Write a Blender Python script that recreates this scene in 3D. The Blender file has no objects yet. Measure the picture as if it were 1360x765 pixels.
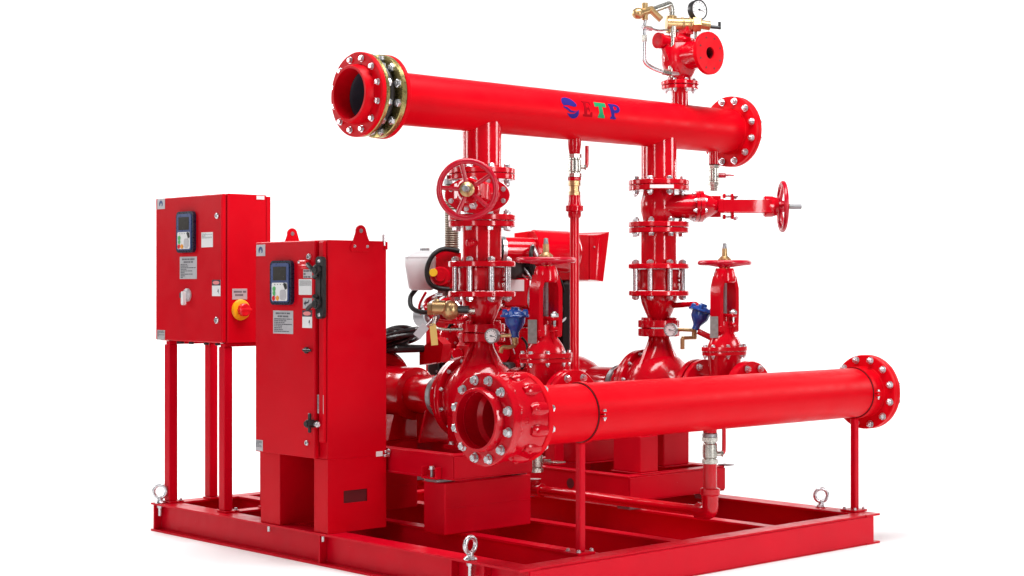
import bpy, bmesh, math, random
from math import pi, sin, cos, radians as R
from mathutils import Vector, Matrix, Quaternion
random.seed(4)
sc = bpy.context.scene
COL = sc.collection

# ------------------------------------------------------------------ camera, world, lamps, exposure
cam_d = bpy.data.cameras.new('camera'); cam = bpy.data.objects.new('camera', cam_d); COL.objects.link(cam)
YAW = .824
CAMP = Vector((-3.975, -4.253, 1.127))
cam.location = CAMP; cam.rotation_euler = (R(90), 0, YAW - R(90))
cam_d.sensor_width = 36; cam_d.lens = 2192 / 1360 * 36; cam_d.clip_start = .05; cam_d.clip_end = 200
sc.camera = cam
FW = Vector((cos(YAW), sin(YAW), 0)); RT = Vector((sin(YAW), -cos(YAW), 0))

w = bpy.data.worlds.new('World'); sc.world = w; w.use_nodes = True
w.node_tree.nodes['Background'].inputs[0].default_value = (1, 1, 1, 1)
w.node_tree.nodes['Background'].inputs[1].default_value = .10

MID = Vector((1.1, 1.0, .9))
def area(name, loc, target, sx, sy, power, col=(1, 1, 1)):
    l = bpy.data.lights.new(name, 'AREA'); l.shape = 'RECTANGLE'; l.size = sx; l.size_y = sy; l.energy = power; l.color = col
    o = bpy.data.objects.new(name, l); COL.objects.link(o); o.location = loc
    o.rotation_euler = (Vector(target) - Vector(loc)).to_track_quat('-Z', 'Y').to_euler()
    return o
def rel(f, r, z): return MID + FW * f + RT * r + Vector((0, 0, z - MID.z))
area('softbox_right', rel(-4.6, 3.6, 2.0), MID, .8, 2.8, 125)
area('softbox_left', rel(-4.9, -2.7, 1.9), MID, .6, 2.6, 48)
area('softbox_overhead', rel(-1.0, .3, 4.9), MID, 3.6, 1.8, 285)
area('backdrop_fill_left', rel(5.2, -5.9, 3.4), rel(8.2, -1.5, 1.4), 1.2, 3, 330)  # added out of frame to push the backdrop to pure white
area('backdrop_fill_right', rel(5.2, 5.9, 3.4), rel(8.2, 1.5, 1.4), 1.2, 3, 330)  # same added whitening of the backdrop from the right
area('softbox_back', (.7, 4.9, 3.75), (.9, 1.0, .8), 3.4, .9, 110)
area('floor_fill_left', rel(.6, -5.6, 2.4), rel(.4, -2.6, 0), 1.5, 1.0, 50)  # added floor wash, lifts the shadow beside the skid to white
area('floor_fill_right', rel(.6, 5.6, 2.4), rel(.4, 2.8, 0), 1.5, 1.0, 55)  # matching added wash for the floor on the right
sc.view_settings.view_transform = 'Standard'; sc.view_settings.look = 'None'
sc.view_settings.exposure = 0; sc.view_settings.gamma = 1

# ------------------------------------------------------------------ materials
def mat(name, col, rough=.35, metal=0., spec=.5, bump=0., bscale=80., var=0., coat=0., vscale=6., rvar=.08, scuff=0.):
    m = bpy.data.materials.new(name); m.use_nodes = True; nt = m.node_tree
    b = nt.nodes['Principled BSDF']
    b.inputs['Base Color'].default_value = (*col, 1); b.inputs['Roughness'].default_value = rough
    b.inputs['Metallic'].default_value = metal; b.inputs['Specular IOR Level'].default_value = spec
    if coat: b.inputs['Coat Weight'].default_value = coat; b.inputs['Coat Roughness'].default_value = .12
    tc = nt.nodes.new('ShaderNodeTexCoord')
    if var:
        n = nt.nodes.new('ShaderNodeTexNoise'); n.inputs['Scale'].default_value = vscale; n.inputs['Detail'].default_value = 5
        nt.links.new(tc.outputs['Object'], n.inputs['Vector'])
        mx = nt.nodes.new('ShaderNodeMix'); mx.data_type = 'RGBA'
        mx.inputs[6].default_value = (*[c * (1 - var) for c in col], 1); mx.inputs[7].default_value = (*[min(1, c * (1 + var)) for c in col], 1)
        nt.links.new(n.outputs['Fac'], mx.inputs[0]); nt.links.new(mx.outputs[2], b.inputs['Base Color'])
        mr = nt.nodes.new('ShaderNodeMapRange'); mr.inputs[1].default_value = .3; mr.inputs[2].default_value = .7
        mr.inputs[3].default_value = max(.03, rough - rvar); mr.inputs[4].default_value = rough + rvar
        n2 = nt.nodes.new('ShaderNodeTexNoise'); n2.inputs['Scale'].default_value = vscale * 3.3; n2.inputs['Detail'].default_value = 6
        nt.links.new(tc.outputs['Object'], n2.inputs['Vector'])
        nt.links.new(n2.outputs['Fac'], mr.inputs[0]); nt.links.new(mr.outputs[0], b.inputs['Roughness'])
    if scuff:
        src = b.inputs['Base Color'].links[0].from_socket if b.inputs['Base Color'].links else None
        mp = nt.nodes.new('ShaderNodeMapping'); mp.inputs['Scale'].default_value = (1.0, 1.0, 3.0); nt.links.new(tc.outputs['Object'], mp.inputs['Vector'])
        ns = nt.nodes.new('ShaderNodeTexNoise'); ns.inputs['Scale'].default_value = 38; ns.inputs['Detail'].default_value = 7; ns.inputs['Roughness'].default_value = .7
        nt.links.new(mp.outputs[0], ns.inputs['Vector'])
        cr = nt.nodes.new('ShaderNodeMapRange'); cr.inputs[1].default_value = .66; cr.inputs[2].default_value = .74; cr.inputs[3].default_value = 0; cr.inputs[4].default_value = scuff
        nt.links.new(ns.outputs['Fac'], cr.inputs[0])
        m2 = nt.nodes.new('ShaderNodeMix'); m2.data_type = 'RGBA'; m2.inputs[7].default_value = (.62, .16, .17, 1)
        if src: nt.links.new(src, m2.inputs[6])
        else: m2.inputs[6].default_value = (*col, 1)
        nt.links.new(cr.outputs[0], m2.inputs[0]); nt.links.new(m2.outputs[2], b.inputs['Base Color'])
    if bump:
        n3 = nt.nodes.new('ShaderNodeTexNoise'); n3.inputs['Scale'].default_value = bscale; n3.inputs['Detail'].default_value = 4
        nt.links.new(tc.outputs['Object'], n3.inputs['Vector'])
        bp = nt.nodes.new('ShaderNodeBump'); bp.inputs['Strength'].default_value = bump; bp.inputs['Distance'].default_value = .002
        nt.links.new(n3.outputs['Fac'], bp.inputs['Height']); nt.links.new(bp.outputs[0], b.inputs['Normal'])
    return m
RED = (.80, .003, .012)
PIPE = mat('red_pipe_paint', (.63, .0010, .0080), .40, spec=.08, bump=.10, bscale=60, var=.10, vscale=3.5, scuff=.12)
CAST = mat('red_cast_iron_gloss', (.52, .0006, .0090), .15, spec=.42, bump=.16, bscale=60, var=.08)
GLOSS = mat('red_gloss_paint', (.57, .0008, .0090), .12, spec=.5, bump=.08, bscale=40, var=.06)
CAB = mat('red_powder_coat', (.58, .0006, .0090), .36, spec=.09, bump=.18, bscale=900, var=.08, vscale=4, scuff=.10)
STEELRED = mat('red_steelwork_paint', (.58, .0006, .0135), .36, spec=.12, bump=.05, bscale=90, var=.12, scuff=.45)
WHEEL = mat('crimson_handwheel_paint', (.46, .002, .018), .22, spec=.5, bump=.2, bscale=60, var=.06)
ZINC = mat('zinc_bolt', (.66, .66, .68), .30, metal=.92, var=.12, vscale=60, bump=.2, bscale=200)
NICKEL = mat('nickel_plated_brass', (.52, .50, .45), .28, metal=.92, var=.15, vscale=60)
BRASS = mat('brass', (.46, .30, .14), .34, metal=.8, var=.2, vscale=50, bump=.3, bscale=150)
GOLDZ = mat('yellow_zinc', (.42, .34, .13), .30, metal=.85, var=.45, vscale=25, bump=.2, bscale=100)
BLUE = mat('blue_enamel', (.010, .062, .29), .20, spec=.5, bump=.15, bscale=60, var=.12)
BLACK = mat('black_plastic', (.012, .011, .012), .35, var=.2, vscale=30)
RUBBER = mat('black_rubber', (.007, .006, .006), .45, spec=.3, var=.2, vscale=30)
GREYM = mat('grey_steel', (.30, .30, .31), .4, metal=.7, var=.2, vscale=30, bump=.2)
DARKM = mat('dark_engine_metal', (.035, .03, .03), .4, metal=.4, var=.4, vscale=20, bump=.4)
WHITE = mat('white_label', (.78, .77, .77), .45, var=.04, vscale=40)
SILVER = mat('silver_label', (.50, .48, .50), .4, metal=.2, var=.1, vscale=50)
INK = mat('dark_ink', (.03, .03, .045), .6, var=.2, vscale=90)
NAVY = mat('navy_plastic', (.008, .011, .030), .30, var=.15, vscale=40)
BLUEP = mat('blue_plastic', (.050, .075, .20), .32, var=.15, vscale=40)
LCD = mat('dark_display', (.05, .045, .04), .2, var=.1, vscale=30)
GREEN = mat('green_button', (.08, .42, .12), .4, var=.05)
ORANGE = mat('orange_button', (.80, .30, .02), .4, var=.05)
YELLOW = mat('yellow_plastic', (.90, .42, .01), .35, var=.05)
REDP = mat('red_plastic', (.72, .003, .012), .3, var=.05)
TANK = mat('translucent_white_plastic', (.56, .57, .58), .4, var=.06, vscale=12)
LGREEN = mat('logo_green', (.012, .24, .095), .6, spec=.08, var=.05)
LBLUE = mat('logo_blue', (.022, .014, .17), .6, spec=.08, var=.12, vscale=30)
LRED = mat('logo_dark_red', (.30, .0005, .006), .6, spec=.05, var=.1)
BELLOW = mat('weathered_bellows_steel', (.22, .17, .13), .45, metal=.6, var=.35, vscale=30, bump=.3)
HOLE = mat('recess_shade_red', (.10, .002, .006), .5, var=.1)  # dark red with hole and recess shade in the colour; corner plate shares it
FLOOR = mat('white_studio_paper', (.92, .92, .92), .8, spec=.1, var=.01, vscale=1.5)

# ------------------------------------------------------------------ mesh building
class M:
    def __init__(s): s.bm = bmesh.new()
    def box(s, x0, x1, y0, y1, z0, z1, bev=.0025, rot=None):
        t = bmesh.new(); bmesh.ops.create_cube(t, size=1)
        sx, sy, sz = abs(x1 - x0), abs(y1 - y0), abs(z1 - z0)
        for v in t.verts: v.co = Vector((v.co.x * sx, v.co.y * sy, v.co.z * sz))
        b = min(bev, .3 * min(sx, sy, sz))
        if b > 0: bmesh.ops.bevel(t, geom=t.edges[:], offset=b, segments=1, affect='EDGES')
        c = Vector(((x0 + x1) / 2, (y0 + y1) / 2, (z0 + z1) / 2))
        for v in t.verts: v.co = (rot @ v.co if rot else v.co) + c
        s.merge(t); return s
    def merge(s, t):
        vm = {}
        for v in t.verts: vm[v] = s.bm.verts.new(v.co)
        for f in t.faces:
            try: s.bm.faces.new([vm[v] for v in f.verts])
            except ValueError: pass
        t.free()
    def lathe(s, prof, o=(0, 0, 0), ax=(0, 0, 1), n=32, closed=False):
        o = Vector(o); ax = Vector(ax).normalized()
        q = Vector((0, 0, 1)).rotation_difference(ax)
        rings = []
        for r, t in prof:
            if r < 1e-6: rings.append([s.bm.verts.new(o + q @ Vector((0, 0, t)))])
            else: rings.append([s.bm.verts.new(o + q @ Vector((r * cos(2 * pi * k / n), r * sin(2 * pi * k / n), t))) for k in range(n)])
        pairs = list(zip(rings, rings[1:])) + ([(rings[-1], rings[0])] if closed else [])
        for a, b in pairs:
            for k in range(n):
                k2 = (k + 1) % n
                if len(a) == 1 and len(b) == 1: continue
                if len(a) == 1: f = [a[0], b[k2], b[k]]
                elif len(b) == 1: f = [a[k], a[k2], b[0]]
                else: f = [a[k], a[k2], b[k2], b[k]]
                try: s.bm.faces.new(f)
                except ValueError: pass
        return s
    def cyl(s, p0, p1, r, n=20, r1=None, ch=.0015):
        p0 = Vector(p0); p1 = Vector(p1); L = (p1 - p0).length; r1 = r if r1 is None else r1; ch = min(ch, r * .3, L * .3)
        return s.lathe([(0, 0), (r - ch, 0), (r, ch), (r1, L - ch), (max(r1 - ch, .0001), L), (0, L)], p0, p1 - p0, n)
    def pipe(s, p0, p1, ro, ri, n=40):
        p0 = Vector(p0); p1 = Vector(p1); L = (p1 - p0).length
        return s.lathe([(ri, 0), (ro, 0), (ro, L), (ri, L)], p0, p1 - p0, n, closed=True)
    def disc(s, c, ax, r, th, ri=0, n=48, ch=.003):
        ax = Vector(ax).normalized(); o = Vector(c)
        if ri: return s.lathe([(ri, 0), (r - ch, 0), (r, ch), (r, th - ch), (r - ch, th), (ri, th)], o, ax, n, closed=True)
        return s.lathe([(0, 0), (r - ch, 0), (r, ch), (r, th - ch), (r - ch, th), (0, th)], o, ax, n)
    def tube(s, pts, r, n=10, cap=True, smooth=True, sub=6):
        P = [Vector(p) for p in pts]
        if smooth and len(P) > 2:
            Q = []
            for i in range(len(P) - 1):
                a = P[max(i - 1, 0)]; b = P[i]; c = P[i + 1]; d = P[min(i + 2, len(P) - 1)]
                for k in range(sub):
                    t = k / sub
                    Q.append(.5 * ((2 * b) + (c - a) * t + (2 * a - 5 * b + 4 * c - d) * t * t + (3 * b - a - 3 * c + d) * t ** 3))
            P = Q + [P[-1]]
        rings = []; up = None
        for i, p in enumerate(P):
            d = (P[min(i + 1, len(P) - 1)] - P[max(i - 1, 0)]).normalized()
            if up is None:
                up = d.orthogonal().normalized()
            else:
                up = (up - d * up.dot(d)); up = up.normalized() if up.length > 1e-6 else d.orthogonal().normalized()
            sd = d.cross(up); rr = r[i] if isinstance(r, (list, tuple)) and len(r) == len(P) else (r if not isinstance(r, (list, tuple)) else r[0])
            rings.append([s.bm.verts.new(p + up * rr * cos(2 * pi * k / n) + sd * rr * sin(2 * pi * k / n)) for k in range(n)])
        for a, b in zip(rings, rings[1:]):
            for k in range(n): s.bm.faces.new([a[k], a[(k + 1) % n], b[(k + 1) % n], b[k]])
        if cap:
            s.bm.faces.new(rings[0][::-1]); s.bm.faces.new(rings[-1])
        return s
    def torus(s, c, ax, R_, r, n=48, m=12):
        return s.lathe([(R_ + r * cos(2 * pi * k / m), r * sin(2 * pi * k / m)) for k in range(m)], c, ax, n, closed=True)
    def ball(s, c, r, n=16, sc_=(1, 1, 1), ax=(0, 0, 1)):
        h = n // 2
        pr = [(r * sin(pi * k / h) if 0 < k < h else 0, -r * cos(pi * k / h) * sc_[2]) for k in range(h + 1)]
        return s.lathe(pr, c, ax, n)
    def prism(s, poly, o, u, v, d, th):
        """2-D polygon (a,b) -> o + a*u + b*v, extruded by th along d"""
        o, u, v, d = map(Vector, (o, u, v, d))
        A = [s.bm.verts.new(o + u * a + v * b) for a, b in poly]; B = [s.bm.verts.new(p.co + d * th) for p in A]
        s.bm.faces.new(A); s.bm.faces.new(B[::-1])
        for k in range(len(A)): s.bm.faces.new([A[k], B[k], B[(k + 1) % len(A)], A[(k + 1) % len(A)]])
        return s
    def mesh(s, name, m, off=(0, 0, 0), ang=34):
        bm = s.bm; off = Vector(off)
        bmesh.ops.recalc_face_normals(bm, faces=bm.faces[:])
        for f in bm.faces: f.smooth = True
        for e in bm.edges:
            if len(e.link_faces) != 2 or e.calc_face_angle(0) > R(ang): e.smooth = False
        for v in bm.verts: v.co -= off
        me = bpy.data.meshes.new(name); bm.to_mesh(me); bm.free(); me.materials.append(m); return me

def wl(o):
    p = Vector((0, 0, 0))
    while o is not None: p += o.location; o = o.parent
    return p
def thing(name, label, cat, loc=(0, 0, 0), group=None):
    o = bpy.data.objects.new(name, None); COL.objects.link(o); o.location = loc; o.empty_display_size = .1
    o['label'] = label; o['category'] = cat
    if group: o['group'] = group
    return o
def part(name, mb, m, parent, label=None, ang=34):
    me = mb.mesh(name, m, wl(parent), ang)
    o = bpy.data.objects.new(name, me); COL.objects.link(o); o.parent = parent
    if label: o['label'] = label
    return o
def inst(name, me, parent, loc, ax=None, spin=0.):
    o = bpy.data.objects.new(name, me); COL.objects.link(o); o.parent = parent; o.location = Vector(loc) - wl(parent)
    if ax is not None:
        q = Vector((0, 0, 1)).rotation_difference(Vector(ax).normalized()) @ Quaternion((0, 0, 1), spin)
        o.rotation_mode = 'QUATERNION'; o.rotation_quaternion = q
    return o
def copy_tree(o, parent=None):
    c = o.copy(); COL.objects.link(c); c.parent = parent
    for ch in o.children: copy_tree(ch, c)
    return c

_bolts = {}
def bolt_mesh(r, grip, under=True, proud=.0):
    """hex bolt with washers through a joint: head above +grip/2, nut and thread end under -grip/2"""
    k = (round(r, 4), round(grip, 4), under, proud)
    if k in _bolts: return _bolts[k]
    b = M(); h = grip / 2
    def hexhead(z, s, th):
        b.lathe([(0, z), (r * .99, z), (r, z + s * .0012), (r, z + s * (th - .002)), (r * .84, z + s * th), (0, z + s * th)], n=6)
    b.lathe([(0, h), (r * 1.25, h), (r * 1.25, h + .0025), (0, h + .0025)], n=14); hexhead(h + .0025, 1, r * 1.0)
    b.lathe([(r * .55, -h + .002), (r * .55, h - .002)], n=10)
    if under:
        b.lathe([(0, -h), (r * 1.25, -h), (r * 1.25, -h - .0025), (0, -h - .0025)], n=14); hexhead(-h - .0025, -1, r * 1.0)
        e = -h - .0025 - r; b.lathe([(r * .55, e + .001), (r * .55, e - .004 - proud), (r * .4, e - .006 - proud), (0, e - .006 - proud)], n=10)
    me = b.mesh('bolt', ZINC, ang=25); _bolts[k] = me; return me
def bolts(parent, c, ax, rad, n, r, grip, ph=.5, under=True, proud=0., name='bolt', up=None):
    ax = Vector(ax).normalized(); c = Vector(c)
    u = Vector(up) if up else (Vector((0, 0, 1)) if abs(ax.z) < .9 else Vector((1, 0, 0)))
    u = (u - ax * u.dot(ax)).normalized(); v = ax.cross(u)
    me = bolt_mesh(r, grip, under, proud)
    for k in range(n):
        a = 2 * pi * (k + ph) / n
        inst(name, me, parent, c + u * rad * cos(a) + v * rad * sin(a), ax, random.random() * 1.0)

# ------------------------------------------------------------------ studio floor and backdrop: one white paper sweep
def sweep():
    b = M(); prof = [(-9, 0)] + [(5.2, 0)] + [(5.2 + 3 * sin(a), 3 - 3 * cos(a)) for a in [pi / 2 * k / 10 for k in range(1, 11)]] + [(8.2, 9)]
    rows = []
    for f, z in prof: rows.append([b.bm.verts.new(MID + FW * f + RT * r + Vector((0, 0, z - MID.z))) for r in (-9.5, 9.5)])
    for a, c in zip(rows, rows[1:]): b.bm.faces.new([a[0], a[1], c[1], c[0]])
    o = bpy.data.objects.new('floor', b.mesh('floor', FLOOR)); COL.objects.link(o); o['kind'] = 'structure'
sweep()

# ------------------------------------------------------------------ skid frame
SX, SY, SH = 2.18, 2.51, .131
skid = thing('skid_frame', 'low red rectangular steel skid of welded beams under the whole pump set', 'skid frame', (0, 0, 0))
def hbeam(p0, p1, side, wdt=.075, web=None, name='beam', z0=0., z1=SH, tf=.009, tw=.008, label=None):
    """channel or I section from p0 to p1 (outer edge line); side = inward horizontal unit; web = distance of the web from p0-p1 line"""
    p0 = Vector((*p0, 0)); p1 = Vector((*p1, 0)); s = Vector((*side, 0)); d = (p1 - p0)
    b = M(); web = wdt / 2 if web is None else web
    def slab(a, c, za, zb):
        b.prism([(0, 0), (1, 0), (1, 1), (0, 1)], p0 + s * a + Vector((0, 0, za)), d, s * (c - a), (0, 0, 1), zb - za)
    slab(0, wdt, z0, z0 + tf); slab(0, wdt, z1 - tf, z1)
    b.prism([(0, 0), (1, 0), (1, 1), (0, 1)], p0 + s * (web - tw / 2) + Vector((0, 0, z0 + tf)), d, s * tw, (0, 0, 1), z1 - z0 - 2 * tf)
    return part(name, b, STEELRED, skid, label)
hbeam((0, 0), (0, SY), (1, 0), .10, .045)                       # left, flanges standing proud of the web
hbeam((SX, 0), (SX, SY), (-1, 0), .10, .055)
hbeam((.101, .004), (SX - .101, .004), (0, 1), .075, .006)            # front channel, web outside
hbeam((.101, SY - .004), (SX - .101, SY - .004), (0, -1), .075, .006)
# end faces of the front channel run over the side beams' ends
part('end_plate', M().box(.046, SX - .052, -.004, .0025, .0095, SH - .0095, .001), STEELRED, skid)
for x in (.425, .89, 1.48): hbeam((x, .08), (x, SY - .08), (1, 0), .06, .03)
for y in (1.98,):
    for xa, xb in ((.101, .424), (.486, .889), (.951, 1.479), (1.541, SX - .101)): hbeam((xa, y), (xb, y), (0, 1), .06, .03)
for y in (.20, .38, 2.49, 1.2):
    part('stiffener', M().box(.004, .040, y - .005, y + .005, .0092, SH - .0092, .001), STEELRED, skid)
    part('stiffener', M().box(SX - .004, SX - .050, y - .005, y + .005, .0092, SH - .0092, .001), STEELRED, skid)

part('bounce_block_plate', M().box(.06, SX - .06, .02, SY - .02, -.0005 + .001, .005, 0), STEELRED, skid)  # added unseen plate, keeps white floor bounce out of the frame
EYEG = 'lifting eyes on the skid corners'
def lifting_eye(x, y, rz, label):
    t = thing('lifting_eye', label, 'eye bolt', (x, y, SH), EYEG)
    part('ring', M().torus((x, y, SH + .054), (0, 1, 0), .029, .0085, 36, 12), ZINC, t)
    part('collar', M().lathe([(0, 0), (.024, 0), (.026, .003), (.022, .010), (.013, .014), (.012, .028), (0, .028)], (x, y, SH), n=24), ZINC, t)
    part('shank', M().cyl((x, y, SH - .060), (x, y, SH - .0095), .008).lathe([(0, -.022), (.014, -.022), (.014, -.010), (0, -.010)], (x, y, SH), n=6), ZINC, t)
    t.rotation_euler.z = rz
lifting_eye(.022, 2.465, R(-38), 'steel lifting eye at the far left corner of the skid below the wall-box stand')
lifting_eye(.022, .29, R(8), 'steel lifting eye at the near corner of the skid')
lifting_eye(2.155, .30, R(-40), 'steel lifting eye at the right end of the skid behind the support post')
lifting_eye(2.155, 2.46, R(-30), 'steel lifting eye at the hidden rear corner of the skid')

# ------------------------------------------------------------------ flange helpers for the big headers
def big_flange(par, x, y, z, th, r=.166, ri=.095, name='flange', m=PIPE, label=None):
    return part(name, M().disc((x, y, z), (1, 0, 0), r, th, ri, 64), m, par, label)

# ------------------------------------------------------------------ suction header
YS, ZS, RS = .117, .660, .1095
sh = thing('suction_header', 'thick red horizontal pipe low at the front, open flange at its near end', 'pipe', (1.2, YS, 0))
part('pipe', M().pipe((.118, YS, ZS), (2.226, YS, ZS), RS, .100, 72), PIPE, sh)
f = big_flange(sh, .100, YS, ZS, .026, .163, .1085, label='raised ring flange behind the cast adaptor')
bolts(f, (.113, YS, ZS), (1, 0, 0), .143, 12, .0135, .030, .5)
f = big_flange(sh, 2.222, YS, ZS, .022, .166, 0, label='blind end flange of the suction header')
M_ = M().disc((2.2455, YS, ZS), (1, 0, 0), .166, .022, 0, 64); part('flange', M_, PIPE, sh)
bolts(f, (2.245, YS, ZS), (1, 0, 0), .147, 12, .0135, .048, .5)
part('weld_bead', M().torus((2.2215, YS, ZS), (1, 0, 0), RS + .001, .005, 64, 8), PIPE, sh)

# cast flange adaptor on its near end
ad = thing('flange_adaptor', 'lumpy red cast coupling with bolted open mouth on the near end of the low pipe', 'pipe coupling', (0, YS, 0))
b = M().lathe([(.100, -.073), (.163, -.073), (.166, -.070), (.166, -.052), (.163, -.049), (.104, -.049)], (0, YS, ZS), (1, 0, 0), 64, closed=True)
ff = part('flange', b, CAST, ad)
part('mouth_ring', M().lathe([(.102, 0), (.111, 0), (.113, .003), (.117, .034), (.102, .034)], (-.1075, YS, ZS), (1, 0, 0), 64, closed=True), CAST, ad)
part('liner', M().lathe([(.101, 0), (.1015, .06), (.088, .075), (.088, .15), (.095, .15), (.108, .0)], (-.0695, YS, ZS), (1, 0, 0), 64, closed=True), CAST, ad)
b = M().lathe([(.102, -.048), (.160, -.048), (.161, -.034), (.150, -.028), (.146, -.010), (.146, .040), (.150, .060), (.158, .085), (.158, .099), (.102, .099)], (0, YS, ZS), (1, 0, 0), 64, closed=True)
for k in range(12):
    a = 2 * pi * (k + .5) / 12; cy, cz = YS + .140 * sin(a), ZS + .140 * cos(a)
    b.lathe([(0, .030), (.016, .032), (.024, .046), (.027, .065), (.027, .0985), (0, .0985)], (0, cy, cz), (1, 0, 0), 16)
    b.lathe([(0, -.040), (.018, -.040), (.020, -.026), (.014, -.014), (0, -.008)], (0, cy, cz), (1, 0, 0), 14)
part('body', b, CAST, ad)
for k in range(12):
    a = 2 * pi * (k + .5) / 12
    part('boss', M().ball((.052, YS + .160 * sin(a), ZS + .160 * cos(a)), .010, 10), CAST, ad)
b = M()
for k in range(3): b.box(.002 + .0 * k, .006, YS - .1475, YS - .140, ZS - .012 + .010 * k, ZS - .008 + .010 * k, .001).box(.012, .016, YS - .1475, YS - .140, ZS - .012 + .010 * k, ZS - .006 + .010 * k, .001)
o = part('cast_lettering', b, CAST, ad); o['kind'] = 'stuff'
bolts(ff, (-.061, YS, ZS), (-1, 0, 0), .143, 12, .0145, .026, .5, under=False)
# end plate glimpsed inside the bore
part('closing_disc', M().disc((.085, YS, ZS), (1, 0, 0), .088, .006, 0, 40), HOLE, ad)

# support posts
PG = 'posts holding up the low header pipe'
def post(x, y, label):
    t = thing('support_post', label, 'support post', (x, y, SH), PG)
    part('tube', M().box(x - .0145, x + .0145, y - .0145, y + .0145, SH + .0085, ZS - RS - .004, .004), STEELRED, t)
    fp = part('foot_plate', M().box(x - .052, x + .040, y - .040, y + .040, SH + .0005, SH + .009, .001), STEELRED, t)
    for dx, dy in ((-.038, -.028), (.030, .028), (-.038, .028), (.030, -.028)):
        inst('bolt', bolt_mesh(.0075, .008, False), fp, (x + dx, y + dy, SH + .006), (0, 0, 1), random.random())
    st = part('strap', M().lathe([(RS + .0012, -.012), (RS + .006, -.012), (RS + .006, .012), (RS + .0012, .012)], (x, YS, ZS), (1, 0, 0), 64, closed=True), PIPE, t)
    part('strap_gasket', M().lathe([(RS + .0006, -.016), (RS + .003, -.016), (RS + .003, -.0125), (RS + .0006, -.0125)], (x, YS, ZS), (1, 0, 0), 64, closed=True), BLACK, t)
    part('clamp_lug', M().box(x - .012, x + .012, YS - RS - .026, YS - RS - .004, ZS - .010, ZS - .002, .001).box(x - .012, x + .012, YS - RS - .026, YS - RS - .004, ZS + .002, ZS + .010, .001), PIPE, t)
    inst('bolt', bolt_mesh(.0065, .020), t, (x, YS - RS - .017, ZS), (0, 0, 1), .3)
post(.420, .117, 'square red post with bolted foot under the near end of the low header pipe')
post(2.155, .117, 'square red post under the far right end flange of the low header pipe')

# ------------------------------------------------------------------ discharge header
YD, ZD, RD = .95, 1.892, .1065
dh = thing('discharge_header', 'thick red horizontal pipe across the top carrying the blue and green logo', 'pipe', (1.2, YD, ZD))
part('pipe', M().pipe((.150, YD, ZD), (2.288, YD, ZD), RD, .098, 72), PIPE, dh)
X1, X2 = .668, 1.778
def collar(x, r, z1, n=48):
    """branch pipe that meets the header along a saddle line"""
    b = M(); rings = []
    for lv in (0, 1):
        ring = []
        for k in range(n):
            a = 2 * pi * k / n; dx, dy = r * cos(a), r * sin(a)
            zt = ZD - math.sqrt(max(RD * RD - dy * dy, 0)) + .003 if lv else z1
            ring.append(b.bm.verts.new((x + dx, YD + dy, zt)))
        rings.append(ring)
    for k in range(n): b.bm.faces.new([rings[0][k], rings[0][(k + 1) % n], rings[1][(k + 1) % n], rings[1][k]])
    return b
for x in (X1, X2):
    part('branch_pipe', collar(x, .0830, 1.632), GLOSS, dh)
    part('weld_bead', M().torus((x, YD, 1.6325), (0, 0, 1), .0835, .004, 40, 8), GLOSS, dh)
    f = part('flange', M().disc((x, YD, 1.608), (0, 0, 1), .142, .022, .07, 56), CAST, dh)
    bolts(f, (x, YD, 1.605), (0, 0, 1), .117, 8, .0130, .052, .5, name='bolt')
f = big_flange(dh, 2.284, YD, ZD, .022, .172, 0, label='blind end flange of the top header')
part('flange', M().disc((2.3075, YD, ZD), (1, 0, 0), .172, .022, 0, 64), PIPE, dh)
bolts(f, (2.307, YD, ZD), (1, 0, 0), .150, 12, .0140, .048, .5)
part('weld_bead', M().torus((2.283, YD, ZD), (1, 0, 0), RD + .001, .005, 64, 8), PIPE, dh)
part('flange', M().disc((.129, YD, ZD), (1, 0, 0), .168, .020, .100, 64), PIPE, dh)

ej = thing('expansion_joint', 'bolted yellow zinc expansion joint on the left open end of the top pipe', 'pipe joint', (0, YD, ZD))
f = part('flange', M().disc((.002, YD, ZD), (1, 0, 0), .168, .022, .100, 64), PIPE, ej, 'red outer flange with open bore')
part('mouth_ring', M().lathe([(.100, 0), (.110, 0), (.112, .003), (.120, .036), (.100, .036), (.0995, .079), (.0990, .079)], (-.0345, YD, ZD), (1, 0, 0), 64, closed=True), PIPE, ej)
part('bore_liner', M().lathe([(.0985, 0), (.092, .01), (.092, .50), (.0970, .50)], (.046, YD, ZD), (1, 0, 0), 64, closed=True), mat('dark_bore_lining', (.035, .038, .055), .5, var=.2), ej)
part('zinc_ring', M().disc((.0250, YD, ZD), (1, 0, 0), .1665, .018, .115, 64), GOLDZ, ej)
part('zinc_ring', M().disc((.104, YD, ZD), (1, 0, 0), .1665, .024, .115, 64), GOLDZ, ej)
part('rubber_bellows', M().lathe([(.110, 0), (.122, .004), (.138, .018), (.144, .030), (.138, .043), (.122, .058), (.110, .061), (.105, .061), (.105, 0)], (.043, YD, ZD), (1, 0, 0), 64, closed=True), DARKM, ej)
bolts(f, (.013, YD, ZD), (-1, 0, 0), .143, 12, .0110, .020, .5, under=False)
nutm = M().lathe([(0, 0), (.0165, 0), (.0172, .0015), (.0170, .011), (.0145, .015), (.009, .0155), (.009, .019), (.007, .020), (0, .020)], n=6).mesh('nut', ZINC, ang=25)
for k in range(12):
    a = 2 * pi * (k + .5) / 12
    inst('nut', nutm, ej, (.1035, YD + .148 * sin(a), ZD + .148 * cos(a)), (-1, 0, 0), k * .7)
    inst('nut', nutm, ej, (.0435, YD + .148 * sin(a), ZD + .148 * cos(a)), (1, 0, 0), k * .4)
    part('cap_nut', M().ball((.1505, YD + .143 * sin(a), ZD + .143 * cos(a)), .010, 10, (1, 1, .8), (1, 0, 0)), CAST, ej)

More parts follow.
